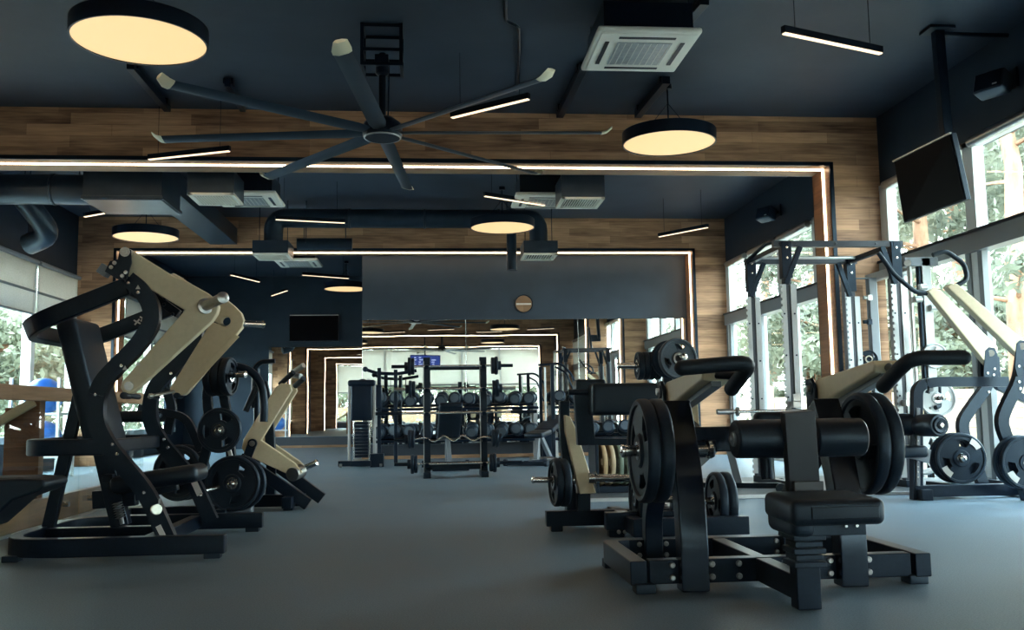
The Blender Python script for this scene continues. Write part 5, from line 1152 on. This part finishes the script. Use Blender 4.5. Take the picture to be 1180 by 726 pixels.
for k in range(9): bolt(b, at_y(1058, 502+k*6, KS-.046), (0, -1, 0), .007, .003)
obj('adjuster_holes', b, 'steel', ps, bevel=0)
for dx, a, c in ((0, at_y(1032, 489, KS+.12), at_y(1054, 489, KS+.02)), (1, at_y(1060, 490, KS-.02), at_y(1083, 490, KS-.28))):
    b = BM(); lathe(b, [(0, 0), (.085, .0), (.095, .02), (.097, (c-a).length*.5), (.095, (c-a).length-.02), (.085, (c-a).length), (0, (c-a).length)], a, (c-a), 32); ro = obj('knee_roller', b, 'pad', t, bevel=0)
    if dx: 
        b = BM(); lathe(b, [(0, 0), (.07, 0), (.06, .015), (.035, .012), (.03, .02), (0, .022)], c, (c-a), 28); obj('end_cap', b, 'black', ro, bevel=0)
        b = BM(); lathe(b, [(0, .02), (.02, .02), (.018, .032), (0, .034)], c, (c-a), 20); obj('end_nut', b, 'chrome', ro, bevel=0)
b = BM(); cushion(b, at_y(1044, 520, KS), (.26, .3, .10), None, .03); obj('seat', b, 'pad', t, bevel=0)
b = BM(); plate2d(b, [ptsY([(1037, 527), (1056, 530), (1070, 534), (1072, 518), (1062, 516), (1050, 524), (1037, 523)], KS-.06)], (0, 1, 0), .03); obj('seat_bracket', b, 'greyp', t)
sf = [(1142, 418), (1138, 444), (1120, 468), (1108, 486), (1110, 502), (1121, 526), (1137, 572)]
sn = [(1178, 410), (1174, 440), (1160, 466), (1153, 484), (1157, 500), (1167, 520), (1185, 576)]
for pl, y, lab in ((sf, KF, 'far'), (sn, KN, 'near')):
    b = BM(); pts = ptsY(pl, y); flat(b, pts, .095, .065, (0, 1, 0), .12); up = obj('curved_upright', b, 'black', t, bevel=.008)
    b = BM()
    for q in (pl[1], pl[5]): 
        for k in (0, .35): bolt(b, at_y(q[0]+k*4, q[1]+k*22, y-.034), (0, -1, 0), .013)
    obj('bolts', b, 'steel', up, bevel=0)
    q = pl[0]; yb_ = y-.06
    b = BM(); plate2d(b, [ptsY([(q[0]-7, q[1]-14), (q[0]-3, q[1]-18), (q[0]+4, q[1]-17), (q[0]+7, q[1]-10), (q[0]+8, q[1]+20), (q[0]-6, q[1]+24), (q[0]-9, q[1]+12)], yb_)], (0, 1, 0), .014); brk = obj('pivot_bracket', b, 'black', t, bevel=.002)
    b = BM(); cyl(b, at_y(q[0], q[1]-11, yb_-.015), at_y(q[0], q[1]-11, yb_+.12), .03, 20)
    for dx, dy in ((-4, 12), (3, 14), (4, 7)): bolt(b, at_y(q[0]+dx, q[1]+dy, yb_-.008), (0, -1, 0), .012)
    obj('pivot_pin', b, 'steel', brk, bevel=0)
AF = ptsY([(1066, 336), (1073, 333), (1082, 335), (1147, 400), (1146, 412), (1139, 425), (1130, 415)], KF-.02)
AN = ptsY([(1088, 331), (1094, 327), (1101, 328), (1186, 400), (1184, 412), (1176, 415), (1169, 409)], KN-.02)
for pts, hp, y in ((AF, [(1068, 338), (1055, 337), (1030, 316), (1012, 291)], KF-.02), (AN, [(1101, 330), (1115, 322), (1111, 304), (1090, 289), (1075, 294)], KN-.02)):
    b = BM(); plate2d(b, [pts], (0, 1, 0), .085); ar = obj('pulldown_arm', b, 'beige', t, bevel=.012)
    b = BM(); h = ptsY(hp, y); tube(b, h, .021, 14, .05); obj('grip', b, 'foam', ar, bevel=0)
b = BM(); plate2d(b, [ptsY([(1128, 430), (1128, 412), (1136, 402), (1150, 412), (1152, 440), (1130, 444)], KF+.05)], (0, 1, 0), .05); obj('stop_block', b, 'black', t)
b = BM(); flat(b, ptsY([(1139, 425), (1150, 445), (1185, 462)], KF), .07, .06, (0, 1, 0), .03); obj('top_link', b, 'black', t)
for c, r, lab, ax in ((at_y(1107, 528, KF-.12), .225, 'dark plate facing the camera on the far side of the right pulldown machine', (-.1, -1, 0)), (at_y(1184, 533, KN-.12), .225, 'dark plate on the pulldown machine, cut by the right edge of the photo', (-.1, -1, 0))):
    wp = weight_plate(c, ax, r, .045, lab, spin=.8)
    for an in (-.12, 2.95):
        b = BM(); plate2d(b, [[V((rr*math.cos(an+k), rr*math.sin(an+k), .026)) for rr, ks in ((.15, (-.28, -.14, 0, .14, .28)), (.20, (.28, .14, 0, -.14, -.28))) for k in ks]], (0, 0, 1), .002); tag(obj('white_marking', b, 'label', wp, bevel=0, world=False), 'white marking')
    weight_plate(c+V((-.02, .07, .0)), ax, r, .045, 'plate tucked behind the ' + ('dark one on the far side of the right pulldown machine' if c.y > 7.7 else 'dark one at the right edge of the photo'), spin=.2); horn(t, c+V((.02, .2, 0)), c+V((0, -.05, 0)), .022, False)
# ------------------------------------------------------------------ behind the camera (seen in the mirrors)
bench(-1.2, -2.5, .4, 'adjustable bench behind the camera, seen only in the mirrors', 60)
bench(.9, -4.6, 2.4, 'second adjustable bench behind the camera, seen only in the mirrors', 30)
b = BM(); box2(b, (1.05, -4.0, 0), (1.12, -3.9, 1.75)); box2(b, (2.2, -4.0, 0), (2.27, -3.9, 1.75)); box2(b, (1.05, -4.0, 1.7), (2.27, -3.9, 1.78)); box2(b, (1.0, -4.4, 0), (1.15, -3.5, .07)); box2(b, (2.15, -4.4, 0), (2.3, -3.5, .07))
single('squat_stand', b, 'black', 'black squat stand behind the camera, seen only in the mirrors', 'rack', origin=(1.6, -3.95, 0))

t = thing('display_screen', 'lit blue information screen hanging behind the camera, seen small in the centre mirror', 'screen', (-.26, -6.6, 2.83))
b = BM(); box2(b, (-.9, -6.65, 2.8), (.38, -6.6, 3.28)); obj('display_body', b, 'black', t)
M['bluescreen'] = mat('blue_screen', (.02, .03, .1), .3, emit=(.02, .05, .25), es=.6)
b = BM(); box2(b, (-.87, -6.6, 2.83), (.35, -6.594, 3.25)); sc = obj('screen', b, 'bluescreen', t, bevel=0)
M['whitescreen'] = mat('white_pixels', (.5, .5, .6), .3, emit=(.6, .7, 1), es=.5)
b = BM()
for i in range(14): box(b, (-.78+.28*(i % 4)+random.uniform(0, .1), -6.592, 2.9+.09*(i//4)), (random.uniform(.06, .2), .002, .035))
obj('screen_marks', b, 'whitescreen', sc, bevel=0, smooth=False)
b = BM(); cyl(b, (-.26, -6.62, 3.27), (-.26, -6.62, HC-.002), .03, 10); obj('hanging_pole', b, 'black', t, bevel=0)
